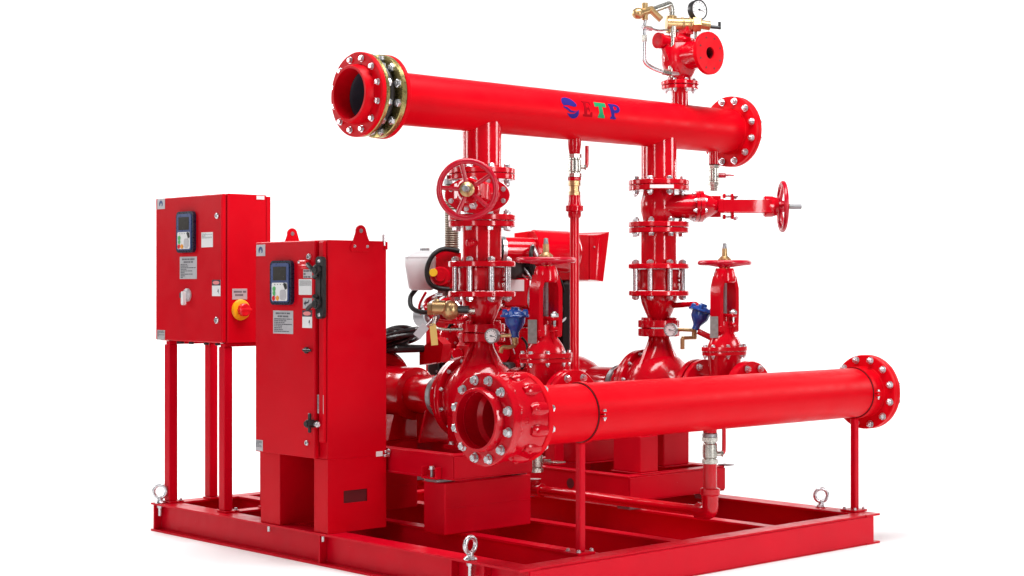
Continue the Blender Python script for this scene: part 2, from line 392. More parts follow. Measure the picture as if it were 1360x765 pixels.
# logo wrapped on the header (position along x, angle round the pipe)
def wrap(poly_list, m, name, lift=.0012, label=None):
    b = M()
    for poly in poly_list:
        t = bmesh.new(); vs = [t.verts.new((a, c, 0)) for a, c in poly]; t.faces.new(vs)
        bmesh.ops.triangulate(t, faces=t.faces[:])
        bmesh.ops.subdivide_edges(t, edges=t.edges[:], cuts=3, use_grid_fill=True)
        for v in t.verts:
            th = v.co.y / RD
            v.co = Vector((v.co.x, YD - (RD + lift) * cos(th), ZD + (RD + lift) * sin(th)))
        b.merge(t)
    return part(name, b, m, dh, label)
def arc(cx, cy, rx, ry, a0, a1, n=8): return [(cx + rx * cos(R(a0 + (a1 - a0) * k / n)), cy + ry * sin(R(a0 + (a1 - a0) * k / n))) for k in range(n + 1)]
sw1 = [[(1.0531, .0644), (1.077, .0703), (1.1033, .0643), (1.1222, .0498), (1.1322, .0371), (1.1296, .0283), (1.112, .0255), (1.092, .0281), (1.0742, .0309), (1.050, .0275), (1.0417, .0398), (1.0435, .054)]]
sw2 = [[(1.068, -.0047), (1.0849, -.0074), (1.111, -.0056), (1.1259, .0048), (1.1399, .0139), (1.1402, -.0048), (1.1312, -.0187), (1.1141, -.0266), (1.0951, -.0253), (1.0786, -.0171)]]
sw3 = [[(1.0447, .0244), (1.0721, .0210), (1.0924, .0085), (1.111, .0054), (1.1282, .0103), (1.1108, -.001), (1.0884, -.0004), (1.0669, .0108), (1.0473, .0191)]]
wrap(sw1, LBLUE, 'logo_swoosh'); wrap(sw2, LBLUE, 'logo_swoosh'); wrap(sw3, LBLUE, 'logo_swoosh')
# slab-serif letters E T P
x0, y0, y1 = 1.166, -.012, .060
wrap([[(x0, y1), (x0 + .056, y1), (x0 + .056, y1 - .020), (x0 + .048, y1 - .020), (x0 + .044, y1 - .010), (x0 + .026, y1 - .010), (x0 + .026, y0 + .010), (x0 + .044, y0 + .010), (x0 + .050, y0 + .022), (x0 + .058, y0 + .022), (x0 + .058, y0), (x0, y0), (x0, y0 + .008), (x0 + .008, y0 + .010), (x0 + .008, y1 - .010), (x0, y1 - .008)],
      [(x0 + .0265, .029), (x0 + .038, .029), (x0 + .038, .036), (x0 + .044, .036), (x0 + .044, .012), (x0 + .038, .012), (x0 + .038, .019), (x0 + .0265, .019)]], LRED, 'logo_letter', label='dark red letter E')
x0 = 1.247
wrap([[(x0, y1), (x0 + .072, y1), (x0 + .070, y1 - .022), (x0 + .056, y1 - .022), (x0 + .050, y1 - .019), (x0 + .046, y1 - .022), (x0 + .047, y0 + .020), (x0 + .056, y0 + .006), (x0 + .055, y0), (x0 + .012, y0), (x0 + .012, y0 + .006), (x0 + .021, y0 + .020), (x0 + .022, y1 - .022), (x0 + .018, y1 - .019), (x0 + .010, y1 - .023), (x0 - .002, y1 - .023)]], LGREEN, 'logo_letter', label='green letter T')
x0 = 1.338
outer = [(x0 + .028, y0), (x0, y0), (x0, y0 + .008), (x0 + .008, y0 + .014), (x0 + .008, y1 - .012), (x0, y1 - .008), (x0, y1), (x0 + .036, y1)] + arc(x0 + .036, .0385, .030, .0215, 88, -90, 8) + [(x0 + .029, .017), (x0 + .029, .031)] + arc(x0 + .036, .0390, .0115, .009, -88, 90, 5) + [(x0 + .029, .048), (x0 + .0285, .0165), (x0 + .026, .0165), (x0 + .026, y0 + .014), (x0 + .034, y0 + .008), (x0 + .034, y0)]
wrap([[(x0, y1), (x0, y1 - .008), (x0 + .008, y1 - .012), (x0 + .008, y0 + .012), (x0, y0 + .008), (x0, y0), (x0 + .036, y0), (x0 + .036, y0 + .008), (x0 + .028, y0 + .012), (x0 + .028, y1)],
      [(x0 + .0282, y1), (x0 + .040, y1)] + arc(x0 + .040, .0385, .028, .0215, 88, -90, 8) + [(x0 + .0282, .017), (x0 + .0282, .030)] + arc(x0 + .038, .0390, .010, .009, -90, 90, 5) + [(x0 + .0282, .048)]], LBLUE, 'logo_letter', label='blue letter P')

# ------------------------------------------------------------------ outside-screw gate valves
def scale_xy(b, sx, sy):
    for v in b.bm.verts: v.co.x *= sx; v.co.y *= sy
    return b
def handwheel(parent, z, Rw=.1105, spin=0., m=WHEEL):
    p = part('handwheel', M().torus((0, 0, z), (0, 0, 1), Rw, .0115, 56, 14), m, parent)
    for k in range(5):
        a = 2 * pi * k / 5 + spin; u = Vector((cos(a), sin(a), 0))
        b = M().tube([u * .018 + Vector((0, 0, z - .012)), u * .055 + Vector((0, 0, z - .008)), u * (Rw - .004) + Vector((0, 0, z))], .0085, 8)
        part('spoke', b, m, p)
    part('hub', M().lathe([(0, z - .022), (.026, z - .022), (.028, z - .018), (.028, z + .004), (.024, z + .010), (0, z + .010)], n=24), m, p)
    return p
def gate_valve(hl, fr, label, group, spin, osy):
    """stem along local +Z, flow along local Y, yoke arms apart along local X; centre at the origin"""
    t = thing('gate_valve', label, 'valve', (0, 0, 0), group)
    b = M().lathe([(0, -hl + .024), (.072, -hl + .024), (.078, -hl + .05), (.086, -.02), (.086, .02), (.078, hl - .05), (.072, hl - .024), (0, hl - .024)], (0, 0, 0), (0, 1, 0), 40)
    b2 = scale_xy(M().lathe([(0, -.06), (.05, -.055), (.072, -.03), (.082, .02), (.086, .08), (.088, .13), (.094, .165), (0, .165)], n=40), 1.02, .66)
    b.merge(b2.bm)
    part('body', b, CAST, t)
    for s in (-1, 1):
        f = part('flange', M().disc((0, s * hl - (.0245 if s > 0 else -.0005), 0), (0, 1, 0), fr, .024, .07, 52), CAST, t)
        if osy: bolts(f, (0, s * (hl + .001), 0), (0, s, 0), .117, 8, .013, .050, .5)
        elif s < 0: bolts(f, (0, -hl - .001, 0), (0, -1, 0), .117, 8, .0130, .052, .5)
    def ring(z0, z1, a, c, nm):
        return part(nm, scale_xy(M().disc((0, 0, z0), (0, 0, 1), 1, z1 - z0, 0, 44, .003), a, c), CAST, t)
    ring(.166, .182, .130, .073, 'bonnet_flange'); bf = ring(.184, .203, .134, .075, 'bonnet_flange')
    for k in range(8):
        a = 2 * pi * (k + .5) / 8
        inst('bolt', bolt_mesh(.0085, .037), bf, (.117 * cos(a), .062 * sin(a), .1845), (0, 0, 1), k)
    part('bonnet', scale_xy(M().lathe([(0, .2035), (.096, .2035), (.094, .212), (.082, .236), (.066, .256), (.050, .272), (.047, .290), (.046, .318), (0, .318)], n=40), 1.0, .62), CAST, t)
    part('bonnet_rib', M().box(-.004, .004, -.050, .050, .2035, .29, .002).box(-.070, .070, -.004, .004, .2035, .26, .002), CAST, t)
    part('gland', M().box(-.018, .018, -.060, .060, .336, .350, .004).cyl((0, 0, .318), (0, 0, .352), .022), CAST, t)
    for s in (-1, 1):
        part('gland_stud', M().cyl((0, s * .050, .300), (0, s * .050, .372), .0055, 10), ZINC, t)
        inst('gland_nut', nutm, t, (0, s * .050, .350), (0, 0, 1))
        part('gland_lug', M().box(-.014, .014, s * .038, s * .060, .298, .312, .004), CAST, t)
    for s in (-1, 1):
        yk = M(); p = [(s * .052, .285), (s * .055, .36), (s * .054, .465), (s * .036, .520)]
        poly = [(a - .011, z) for a, z in p] + [(a + .011, z) for a, z in p[::-1]]
        yk.prism(poly, (0, -.029, 0), (1, 0, 0), (0, 0, 1), (0, 1, 0), .058)
        part('yoke_arm', yk, CAST, t)
        part('yoke_foot', M().box(s * .030, s * .066, -.032, .032, .268, .300, .006), CAST, t)
    part('yoke_head', M().lathe([(0, .490), (.044, .490), (.050, .498), (.049, .530), (.040, .556), (0, .556)], n=32), CAST, t)
    part('yoke_nut', M().lathe([(0, .556), (.024, .556), (.024, .566), (.018, .569), (0, .569)], n=24).lathe([(0, .590), (.029, .590), (.029, .599), (.024, .602), (.016, .610), (0, .610)], n=14), BRASS, t)
    stp = [(.0105, .352)]
    z = .356
    while z < .655: stp += [(.0112, z), (.0096, z + .003)]; z += .006
    part('stem', M().lathe([(0, .352)] + stp + [(.009, .66), (.009, .668), (0, .670)], n=12), GREYM, t)
    if osy: part('stem_sleeve', M().lathe([(0, .606), (.013, .606), (.012, .645), (0, .645)], n=16), BRASS, t)
    else: part('stem_cap', M().cyl((0, 0, .612), (0, 0, .668), .0125), GREYM, t)
    handwheel(t, .580, spin=spin)
    return t
OG = 'rising-stem gate valves on the pump suctions'
o1 = gate_valve(.14, .142, 'upright red gate valve topped by a flat handwheel, between blue vent and thin vertical pipe', OG, .3, True)
part('name_plate', M().prism([(-.018, -.048), (.018, -.048), (.018, .048), (-.018, .048)], (-.085, -.010, .292), (.734, -.679, 0), (0, 0, 1), (.68, .73, 0), .002), mat('worn_tag_metal', (.22, .21, .20), .45, metal=.4, var=.5, vscale=60), o1)
part('sticker', M().box(-.0635, -.0625, -.010, .010, .38, .46, 0), WHITE, o1)
o2 = copy_tree(o1); o2['label'] = 'upright red gate valve with flat handwheel on top, right of the right-hand pump'
o1.location = (X1, .561, ZS); o2.location = (X2, .552, ZS)
for o, ang in ((o1, 2), (o2, 0)):
    o.rotation_euler.z = R(ang) * 0
HG = 'horizontal gate valves on the pump risers'
def place(o, loc, stem, flow):
    S = Vector(stem).normalized(); Y = Vector(flow); X = Y.cross(S).normalized(); Y = S.cross(X)
    m = Matrix((X, Y, S)).transposed()
    o.rotation_mode = 'QUATERNION'; o.rotation_quaternion = m.to_quaternion(); o.location = loc
h1 = gate_valve(.098, .142, 'red gate valve whose five-spoke handwheel faces the viewer on the left riser', HG, .55, False)
part('flange_label', M().box(-.1432, -.1422, .078, .094, -.055, .055, 0), WHITE, h1)
place(h1, (X1, YD, 1.5085), (-.735, -.678, 0), (0, 0, 1))
h2 = copy_tree(h1); h2['label'] = 'red gate valve lying sideways with its handwheel seen edge-on at right'
place(h2, (X2, YD, 1.5085), (.738, -.675, 0), (0, 0, 1))
# ------------------------------------------------------------------ spools, check valves, reducers under the horizontal valves
def column(x, second):
    wh = 'right' if second else 'left'
    t = thing('spool_pipe', 'short red flanged pipe under the gate valve of the %s riser' % wh, 'pipe', (x, YD, 1.24), 'spool pipes on the risers')
    part('pipe', M().lathe([(.083, 1.236), (.083, 1.388)], (x, YD, 0), n=48), GLOSS, t)
    part('flange', M().disc((x, YD, 1.3845), (0, 0, 1), .140, .024, .06, 52), CAST, t)
    f = part('flange', M().disc((x, YD, 1.2165), (0, 0, 1), .142, .023, .06, 52), GLOSS, t)
    if not second:
        part('plug', M().cyl((x - .07, YD - .03, 1.315), (x - .105, YD - .045, 1.315), .015).ball((x - .107, YD - .046, 1.315), .019, 14), CAST, t)
    c = thing('check_valve', 'red wafer check valve clamped by long steel studs on the %s riser' % wh, 'valve', (x, YD, 1.115), 'wafer check valves')
    part('body', M().lathe([(0, 1.1155), (.096, 1.1155), (.100, 1.120), (.100, 1.135), (.098, 1.143), (.098, 1.187), (.100, 1.195), (.100, 1.210), (.096, 1.2145), (0, 1.2145)], (x, YD, 0), n=48), CAST, c)
    part('cast_lettering', M().box(x + .030, x + .048, YD - .096, YD - .070, 1.150, 1.158, .001).box(x + .030, x + .048, YD - .096, YD - .070, 1.168, 1.176, .001), CAST, c)
    for k in range(8):
        a = 2 * pi * (k + .5) / 8
        s = part('stud', M().cyl((x + .118 * cos(a), YD + .118 * sin(a), 1.074), (x + .118 * cos(a), YD + .118 * sin(a), 1.256), .0115, 14), ZINC, c)
        inst('nut', nutm, s, (x + .118 * cos(a), YD + .118 * sin(a), 1.2398), (0, 0, 1), k)
        inst('nut', nutm, s, (x + .118 * cos(a), YD + .118 * sin(a), 1.0902), (0, 0, -1), k)
    r = thing('reducer', 'red cone-shaped pipe reducer above the %s pump' % wh, 'pipe reducer', (x, YD, .94), 'reducers above the pumps')
    part('flange', M().disc((x, YD, 1.0905), (0, 0, 1), .142, .023, .06, 52), GLOSS, r)
    part('cone', M().lathe([(.086, 1.093), (.086, 1.080), (.082, 1.056), (.064, 1.012), (.054, .992), (.051, .974)], (x, YD, 0), n=48), GLOSS, r)
    part('flange', lug_flange(x, .9425, .977), CAST, r)
    return t
def lug_flange(x, z0, z1):
    b = M().disc((x, YD, z0), (0, 0, 1), .098, z1 - z0, .04, 48)
    for k in range(4):
        a = pi / 2 * k + pi / 4 - .76
        u = Vector((cos(a), sin(a), 0)); b.lathe([(0, 0), (.026, 0), (.028, .004), (.028, z1 - z0), (.022, z1 - z0 + .002), (.022, z1 - z0 + .012) if z0 > .93 else (.022, z1 - z0 + .0005), (0, z1 - z0 + (.012 if z0 > .93 else .0005))], Vector((x, YD, z0)) + u * .080, n=16)
    return b
column(X1, False); column(X2, True)

# ------------------------------------------------------------------ pumps
def pump():
    x = X1
    t = thing('pump', '', 'pump', (x, YD, .46), 'end-suction fire pumps')
    # casing, lathed about the shaft (axis +Y)
    prof = [(0, -.205), (.074, -.205), (.078, -.19), (.082, -.16), (.105, -.120), (.140, -.092), (.158, -.065), (.168, -.025), (.170, .015), (.163, .05), (.148, .075), (.150, .078), (.150, .1), (0, .1)]
    part('casing', M().lathe(prof, (x, YD, ZS), (0, 1, 0), 64), CAST, t)
    rb = part('casing_ring', M().disc((x, YD + .082, ZS), (0, 1, 0), .178, .020, .05, 64), CAST, t)
    bolts(rb, (x, YD + .104, ZS), (0, 1, 0), .163, 12, .008, .040, .5)
    part('back_cover', M().lathe([(0, .104), (.172, .104), (.175, .108), (.175, .124), (.150, .130), (.128, .150), (.122, .175), (.124, .178), (.124, .195), (.105, .20), (.092, .23), (0, .23)], (x, YD, ZS), (0, 1, 0), 64), CAST, t)
    for k in range(6):
        a = 2 * pi * k / 6 + .3; u = Vector((cos(a), 0, sin(a)))
        b = M(); b.prism([(.10, .128), (.165, .128), (.118, .21), (.09, .21)], Vector((x, YD, ZS)) + Vector((-sin(a), 0, cos(a))) * -.004, u, (0, 1, 0), (-sin(a), 0, cos(a)), .008)
        part('rib', b, CAST, t)
    # discharge neck: square-ish taper with webs
    b = M(); rings = []
    for z, rx, ry in ((.903, .049, .049), (.88, .050, .050), (.85, .066, .062), (.815, .090, .075), (.76, .125, .085), (.70, .14, .085)):
        rings.append([b.bm.verts.new((x + rx * cos(2 * pi * k / 40), YD + ry * sin(2 * pi * k / 40), z)) for k in range(40)])
    for a, c in zip(rings, rings[1:]):
        for k in range(40): b.bm.faces.new([a[k], a[(k + 1) % 40], c[(k + 1) % 40], c[k]])
    part('discharge_neck', b, CAST, t)
    for s in (-1, 1):
        b = M().prism([(.045 * s, .90), (.060 * s, .90), (.150 * s, .735), (.120 * s, .735)], (x, YD - .008, 0), (1, 0, 0), (0, 0, 1), (0, 1, 0), .014)
        part('web', b, CAST, t)
    part('web', M().prism([(-.045, .89), (-.055, .89), (-.115, .76), (-.08, .76)], (x - .007, YD, 0), (0, 1, 0), (0, 0, 1), (1, 0, 0), .014), CAST, t)
    part('discharge_flange', lug_flange(x, .902, .9375), CAST, t)
    f = part('suction_flange', M().disc((x, YD - .248, ZS), (0, 1, 0), .142, .026, .05, 52), CAST, t)
    part('suction_neck', M().cyl((x, YD - .224, ZS), (x, YD - .19, ZS), .080, 40), CAST, t)
    for s in (-1, 1):
        part('foot', M().prism([(.06 * s, .62), (.155 * s, .62), (.150 * s, .475), (.175 * s, .475), (.175 * s, .4585), (.08 * s, .4585)], (x, YD - .03, 0), (1, 0, 0), (0, 0, 1), (0, 1, 0), .075), CAST, t)
        inst('bolt', bolt_mesh(.0095, .02, False), t, (x + s * .163, YD + .01, .466), (0, 0, 1))
    part('drain_plug', M().cyl((x - .05, YD - .12, .52), (x - .05, YD - .17, .52), .014, 8), CAST, t)
    part('guard_ring', M().lathe([(.082, .232)] + [(.094 + .003 * (k % 2), .236 + .0035 * k) for k in range(9)] + [(.082, .270)], (x, YD, ZS), (0, 1, 0), 48), GREYM, t)
    part('bearing_frame', M().lathe([(0, .232), (.080, .232), (.080, .274), (.087, .278), (.087, .42), (.084, .43), (0, .43)], (x, YD, ZS), (0, 1, 0), 48), GLOSS, t)
    part('frame_foot', M().prism([(-.06, .60), (.06, .60), (.10, .470), (.10, .4585), (-.10, .4585), (-.10, .470)], (x, YD + .29, 0), (1, 0, 0), (0, 0, 1), (0, 1, 0), .012).box(x - .012, x + .012, YD + .302, YD + .42, .459, .60, .003), CAST, t)
    return t
p1 = pump(); p1['label'] = 'red centrifugal pump with rounded casing behind the open mouth of the low pipe'
p2 = copy_tree(p1); p2.location.x += X2 - X1; p2['label'] = 'red centrifugal pump with rounded casing under the right riser'

# branch stubs on the suction header feeding the gate valves
for x in (X1, X2):
    b = M().lathe([(.078, .205), (.078, .40)], (x, 0, ZS), (0, 1, 0), 44)
    part('branch_pipe', b, PIPE, sh)
    part('flange', M().disc((x, .394, ZS), (0, 1, 0), .142, .0245, .06, 52), CAST, sh)

# ------------------------------------------------------------------ air vents and gauges on the pumps
def vent(x, y, group):
    t = thing('air_vent', '', 'air vent', (x, y, .925), group)
    part('bowl', M().lathe([(0, .925), (.016, .925), (.017, .945), (.020, .952), (.034, .972), (.041, .985), (.042, 1.006), (0, 1.006)], (x, y, 0), n=36), BLUE, t)
    part('rim', M().disc((x, y, 1.007), (0, 0, 1), .061, .011, 0, 36, .003), BLUE, t)
    cv = part('cover', M().lathe([(0, 1.0185), (.046, 1.0185), (.042, 1.026), (.028, 1.034), (.018, 1.036), (.016, 1.048), (0, 1.050)], (x, y, 0), n=30), BLUE, t)
    for k in range(4):
        a = pi / 2 * k + .5
        part('cover_boss', M().lathe([(0, 1.0185), (.013, 1.0185), (.012, 1.034), (.008, 1.040), (0, 1.040)], (x + .044 * cos(a), y + .044 * sin(a), 0), n=6), BLUE, t)
    return t
def gauge(t, c, n, r, dial=True, back=.035):
    c = Vector(c); n = Vector(n).normalized()
    part('case', M().lathe([(0, 0), (r * .75, 0), (r * .95, .006), (r, back - .004), (r * .97, back), (r * .90, back), (r * .90, back - .004), (0, back - .004)], c - n * back, n, 36), BLACK if r > .04 else GREYM, t)
    d = part('dial', M().lathe([(0, 0), (r * .86, 0), (r * .86, .001), (0, .001)], c - n * .0038, n, 36), WHITE, t)
    u = Vector((0, 0, 1)); v = n.cross(u)
    b = M()
    for k in range(11):
        a = R(-135 + 27 * k); p = u * cos(a) + v * sin(a); q = p.cross(n)
        b.prism([(-.0012, r * .62), (.0012, r * .62), (.0012, r * .78), (-.0012, r * .78)], c - n * .0026, q, p, n, .0006)
    part('scale', b, INK, t)
    a = R(-100); p = u * cos(a) + v * sin(a); q = p.cross(n)
    part('needle', M().prism([(-.002, -r * .2), (.002, -r * .2), (.0006, r * .6), (-.0006, r * .6)], c - n * .0018, q, p, n, .001).lathe([(0, 0), (r * .1, 0), (r * .1, .002), (0, .002)], c - n * .0019, n, 12), INK, t)
VG = 'blue air vents on the pumps'
v1 = vent(.619, .692, VG); v1['label'] = 'upright blue air release vent left of the tall gate valve on the left pump'
part('elbow', M().tube([(.619, .692, .925), (.619, .692, .895), (.600, .705, .885), (.578, .722, .884), (.572, .728, .862)], .009, 10).cyl((.619, .692, .928), (.619, .692, .90), .014, 8), BRASS, v1)
part('drain_hose', M().tube([(.640, .675, .925), (.660, .668, .90), (.664, .665, .86), (.656, .668, .82), (.640, .678, .795)], .0055, 8), RUBBER, v1)
v2 = vent(1.740, .676, VG); v2['label'] = 'blue air release vent leaning right beside the right riser'
v2.rotation_euler = (R(10), R(17), 0); v2.location = (1.732, .686, .937)
GG = 'small pressure gauges on the pumps'
for (c, lab, vc) in (((.545, .757, .931), 'small round pressure gauge left of the upright blue vent', (.612, .697, .935)), ((1.645, .763, .937), 'small round pressure gauge left of the leaning blue vent', (1.728, .692, .935))):
    g = thing('pressure_gauge', lab, 'gauge', c, GG)
    gauge(g, c, (-.95, -.30, 0), .031, False, .032)
    cc = Vector(c)
    part('connector', M().tube([cc + Vector((.028, .008, 0)), cc + Vector((.045, -.02, 0)), Vector(vc)], .008, 10), BRASS, g)
    if c[0] > 1: part('brass_fitting', M().box(1.655, 1.75, .69, .706, .893, .909, .003).cyl((1.66, .70, .90), (1.66, .70, .85), .010, 10).cyl((1.735, .695, .895), (1.735, .695, .945), .012, 10), BRASS, g)
t = thing('vent_pipe', 'short red pipe joining the right reducer to the leaning blue vent', 'pipe', (1.80, .88, 1.04))
part('pipe', M().tube([(1.80, .90, 1.045), (1.792, .80, 1.05), (1.765, .715, 1.052), (1.757, .695, 1.040)], .013, 10), CAST, t)
t = thing('vent_drain_pipe', 'short red pipe slanting down right from the leaning blue vent', 'pipe', (1.75, .66, .93))
part('pipe', M().tube([(1.738, .675, .930), (1.765, .63, .905), (1.80, .58, .875)], .014, 10), CAST, t)

# ------------------------------------------------------------------ ball valve builder
def lever(t, p, out, m=REDP, down=True, L=.085):
    p = Vector(p); o = Vector(out).normalized()
    part('spindle', M().cyl(p, p + o * .020, .009, 8).cyl(p + o * .020, p + o * .028, .013, 6), NICKEL, t)
    z = -1 if down else 1
    q = p + o * .024
    part('handle', M().tube([q, q + o * .006 + Vector((0, 0, z * .010)), q + o * .007 + Vector((0, 0, z * .03)), q + o * .007 + Vector((0, 0, z * L))], .0085, 8), m, t)
def ball_valve(t, x, y, z0, z1, r):
    h = z1 - z0
    part('body', M().lathe([(0, 0), (r * .86, 0), (r * .86, h * .2), (r, h * .24), (r * 1.02, h * .5), (r, h * .74), (r * .86, h * .78), (r * .86, h), (0, h)], (x, y, z0), n=24), NICKEL, t)
    part('collar', M().lathe([(0, 0), (r * 1.08, 0), (r * 1.08, h * .16), (0, h * .16)], (x, y, z0 - .001), n=8), NICKEL, t)
    part('collar', M().lathe([(0, 0), (r * 1.08, 0), (r * 1.08, h * .16), (0, h * .16)], (x, y, z1 - h * .16 + .001), n=8), NICKEL, t)

bp = thing('bypass_pipe', 'thin vertical red pipe hanging from the top header with brass union and ball valve', 'pipe', (1.22, YD, 1.0))
part('stub', M().lathe([(.030, 1.80), (.030, 1.765), (.026, 1.735), (.024, 1.722), (0, 1.722)], (1.22, YD, 0), n=24), CAST, bp)
ball_valve(bp, 1.22, YD, 1.622, 1.721, .029)
lever(bp, (1.22 + .018, YD - .016, 1.665), (.74, -.67, 0), CAST, False, .095)
part('red_ring', M().disc((1.22, YD, 1.604), (0, 0, 1), .0295, .018, 0, 8), CAST, bp)
part('union', M().lathe([(0, 1.540), (.026, 1.540), (.026, 1.556), (.022, 1.558), (.022, 1.580), (.027, 1.582), (.027, 1.603), (0, 1.603)], (1.22, YD, 0), n=8), BRASS, bp)
part('fitting', M().lathe([(0, 1.440), (.026, 1.440), (.030, 1.45), (.030, 1.466), (.040, 1.470), (.040, 1.492), (.030, 1.497), (.027, 1.52), (.027, 1.5395), (0, 1.5395)], (1.22, YD, 0), n=20), CAST, bp)
part('pipe', M().tube([(1.22, YD, 1.45), (1.22, YD, .72)], .0205, 20, smooth=False), GLOSS, bp)
part('elbow', M().tube([(1.22, YD, .722), (1.22, YD, .69), (1.22, YD - .012, .665), (1.22, YD - .04, .66), (1.22, .20, .66)], .022, 16), CAST, bp)

dv = thing('ball_valve', 'nickel ball valve with tiny red lever hanging under the right end of the top header', 'valve', (2.173, YD, 1.68))
part('stub', M().lathe([(.024, 1.80), (.024, 1.725), (0, 1.725)], (2.173, YD, 0), n=20), CAST, dv)
part('dark_ring', M().disc((2.173, YD, 1.722), (0, 0, 1), .026, .004, 0, 20), RUBBER, dv)
ball_valve(dv, 2.173, YD, 1.625, 1.720, .026)
part('tail', M().lathe([(.017, 1.598), (.022, 1.598), (.022, 1.624), (.017, 1.624)], (2.173, YD, 0), n=8, closed=True), NICKEL, dv)
part('lever', M().cyl((2.190, YD - .016, 1.672), (2.215, YD - .040, 1.672), .012, 10).box(2.20, 2.245, YD - .068, YD - .030, 1.668, 1.676, .002), WHEEL, dv)

# drain line under the suction header
dr = thing('drain_pipe', 'red drain pipe running low from an elbow below the front pipe to the left', 'pipe', (1.165, YS, .22))
part('stub', M().lathe([(.028, .585), (.028, .540), (0, .540)], (1.165, YS, 0), n=24), CAST, dr)
part('pipe', M().lathe([(.0275, .415), (.0275, .29)], (1.165, YS, 0), n=24), CAST, dr)
part('fitting', M().lathe([(0, .245), (.033, .245), (.035, .285), (.041, .290), (.041, .312), (.030, .316), (0, .316)], (1.165, YS, 0), n=24), CAST, dr)
part('elbow', M().tube([(1.165, YS, .262), (1.165, YS, .235), (1.165, YS + .008, .222), (1.165, YS + .03, .217), (1.165, YS + .065, .217)], .0335, 18), CAST, dr)
part('long_pipe', M().tube([(1.165, YS + .06, .217), (1.165, 1.16, .217)], .0225, 20, smooth=False), GLOSS, dr)
part('tee', M().cyl((1.165, 1.10, .217), (1.165, 1.20, .217), .031, 20).cyl((1.165, 1.15, .217), (1.165, 1.15, .265), .031, 20), CAST, dr)
v = thing('ball_valve', 'nickel ball valve with red lever below the front pipe near its right end', 'valve', (1.165, YS, .46))
ball_valve(v, 1.165, YS, .416, .520, .030)
part('seal_ring', M().disc((1.165, YS, .5205), (0, 0, 1), .031, .018, 0, 24), GREYM, v)
lever(v, (1.183, YS - .018, .455), (.74, -.67, 0), CAST, False, .115)
v = thing('ball_valve', 'nickel ball valve glimpsed under the cast coupling at the drain pipe end', 'valve', (1.165, 1.125, .33))
ball_valve(v, 1.150, 1.130, .300, .400, .034)
part('lever', M().cyl((1.175, 1.10, .345), (1.195, 1.075, .345), .012, 8).box(1.18, 1.235, 1.02, 1.08, .343, .348, .001), NICKEL, v)
part('tail_pipe', M().tube([(1.108, 1.16, .385), (1.108, 1.16, .250)], .014, 12, smooth=False), ZINC, v)
part('nipple', M().tube([(1.150, 1.130, .39), (1.15, 1.13, .46), (1.13, 1.16, .48), (1.0, 1.16, .48)], .018, 12), CAST, v)

# ------------------------------------------------------------------ relief valve on top
XR = 1.926
part('branch_pipe', M().lathe([(.040, ZD + .098), (.040, 2.072)], (XR, YD, 0), n=36), GLOSS, dh)
f = part('flange', M().disc((XR, YD, 2.068), (0, 0, 1), .088, .018, .03, 44), CAST, dh)
bolts(f, (XR, YD, 2.087), (0, 0, 1), .070, 8, .0085, .038, .5)
rv = thing('relief_valve', 'red angle relief valve with brass pilot fittings standing on the top header', 'valve', (XR, YD, 2.088))
part('flange', M().disc((XR, YD, 2.088), (0, 0, 1), .090, .018, .03, 44), CAST, rv)
part('body', M().lathe([(0, 2.106), (.058, 2.106), (.056, 2.125), (.068, 2.145), (.084, 2.180), (.088, 2.22), (.084, 2.258), (.072, 2.282), (.076, 2.288), (.076, 2.303), (.056, 2.312), (.050, 2.335), (0, 2.335)], (XR, YD, 0), n=36), CAST, rv)
of = part('outlet_flange', M().lathe([(.028, 0), (.098, 0), (.1, .003), (.1, .019), (.097, .022), (.028, .022)], (XR, YD - .188, 2.222), (0, 1, 0), 52, closed=True), PIPE, rv)
part('outlet_neck', M().lathe([(.072, -.168), (.064, -.13), (.068, -.04)], (XR, YD, 2.222), (0, 1, 0), 36), CAST, rv)
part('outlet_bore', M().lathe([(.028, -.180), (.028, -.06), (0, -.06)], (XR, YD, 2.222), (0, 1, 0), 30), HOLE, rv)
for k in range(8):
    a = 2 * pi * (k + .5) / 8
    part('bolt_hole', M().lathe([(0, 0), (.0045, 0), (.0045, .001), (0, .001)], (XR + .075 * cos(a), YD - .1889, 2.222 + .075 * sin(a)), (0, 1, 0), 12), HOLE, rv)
part('side_port', M().cyl((XR - .05, YD + .01, 2.29), (XR - .115, YD + .02, 2.29), .030, 20).cyl((XR - .112, YD + .02, 2.29), (XR - .135, YD + .022, 2.29), .038, 20), CAST, rv)
part('side_rib', M().prism([(-.12, 2.25), (-.05, 2.31), (-.04, 2.15), (-.07, 2.17)], (XR, YD - .01, 0), (1, 0, 0), (0, 0, 1), (0, 1, 0), .02), CAST, rv)
pb = part('pilot_body', M().cyl((XR - .085, YD + .01, 2.372), (XR + .02, YD - .06, 2.372), .030, 18).cyl((XR + .02, YD - .06, 2.372), (XR + .05, YD - .085, 2.372), .038, 6).cyl((XR + .05, YD - .085, 2.372), (XR + .085, YD - .115, 2.365), .022, 14).cyl((XR - .06, YD, 2.33), (XR - .06, YD, 2.41), .026, 16), BRASS, rv)
part('pilot_base', M().cyl((XR, YD - .03, 2.325), (XR, YD - .03, 2.36), .042, 6), CAST, rv)
part('cap_screw', M().cyl((XR + .085, YD - .115, 2.362), (XR + .125, YD - .145, 2.358), .009, 8).cyl((XR + .120, YD - .142, 2.350), (XR + .120, YD - .142, 2.385), .008, 8), BLACK, rv)
part('sense_tube', M().tube([(XR - .066, YD, 2.12), (XR - .068, YD - .02, 2.36)], .0145, 12, smooth=False), NICKEL, rv)
part('nipple', M().cyl((XR - .04, YD - .06, 2.205), (XR + .035, YD - .10, 2.20), .010, 6), NICKEL, rv)
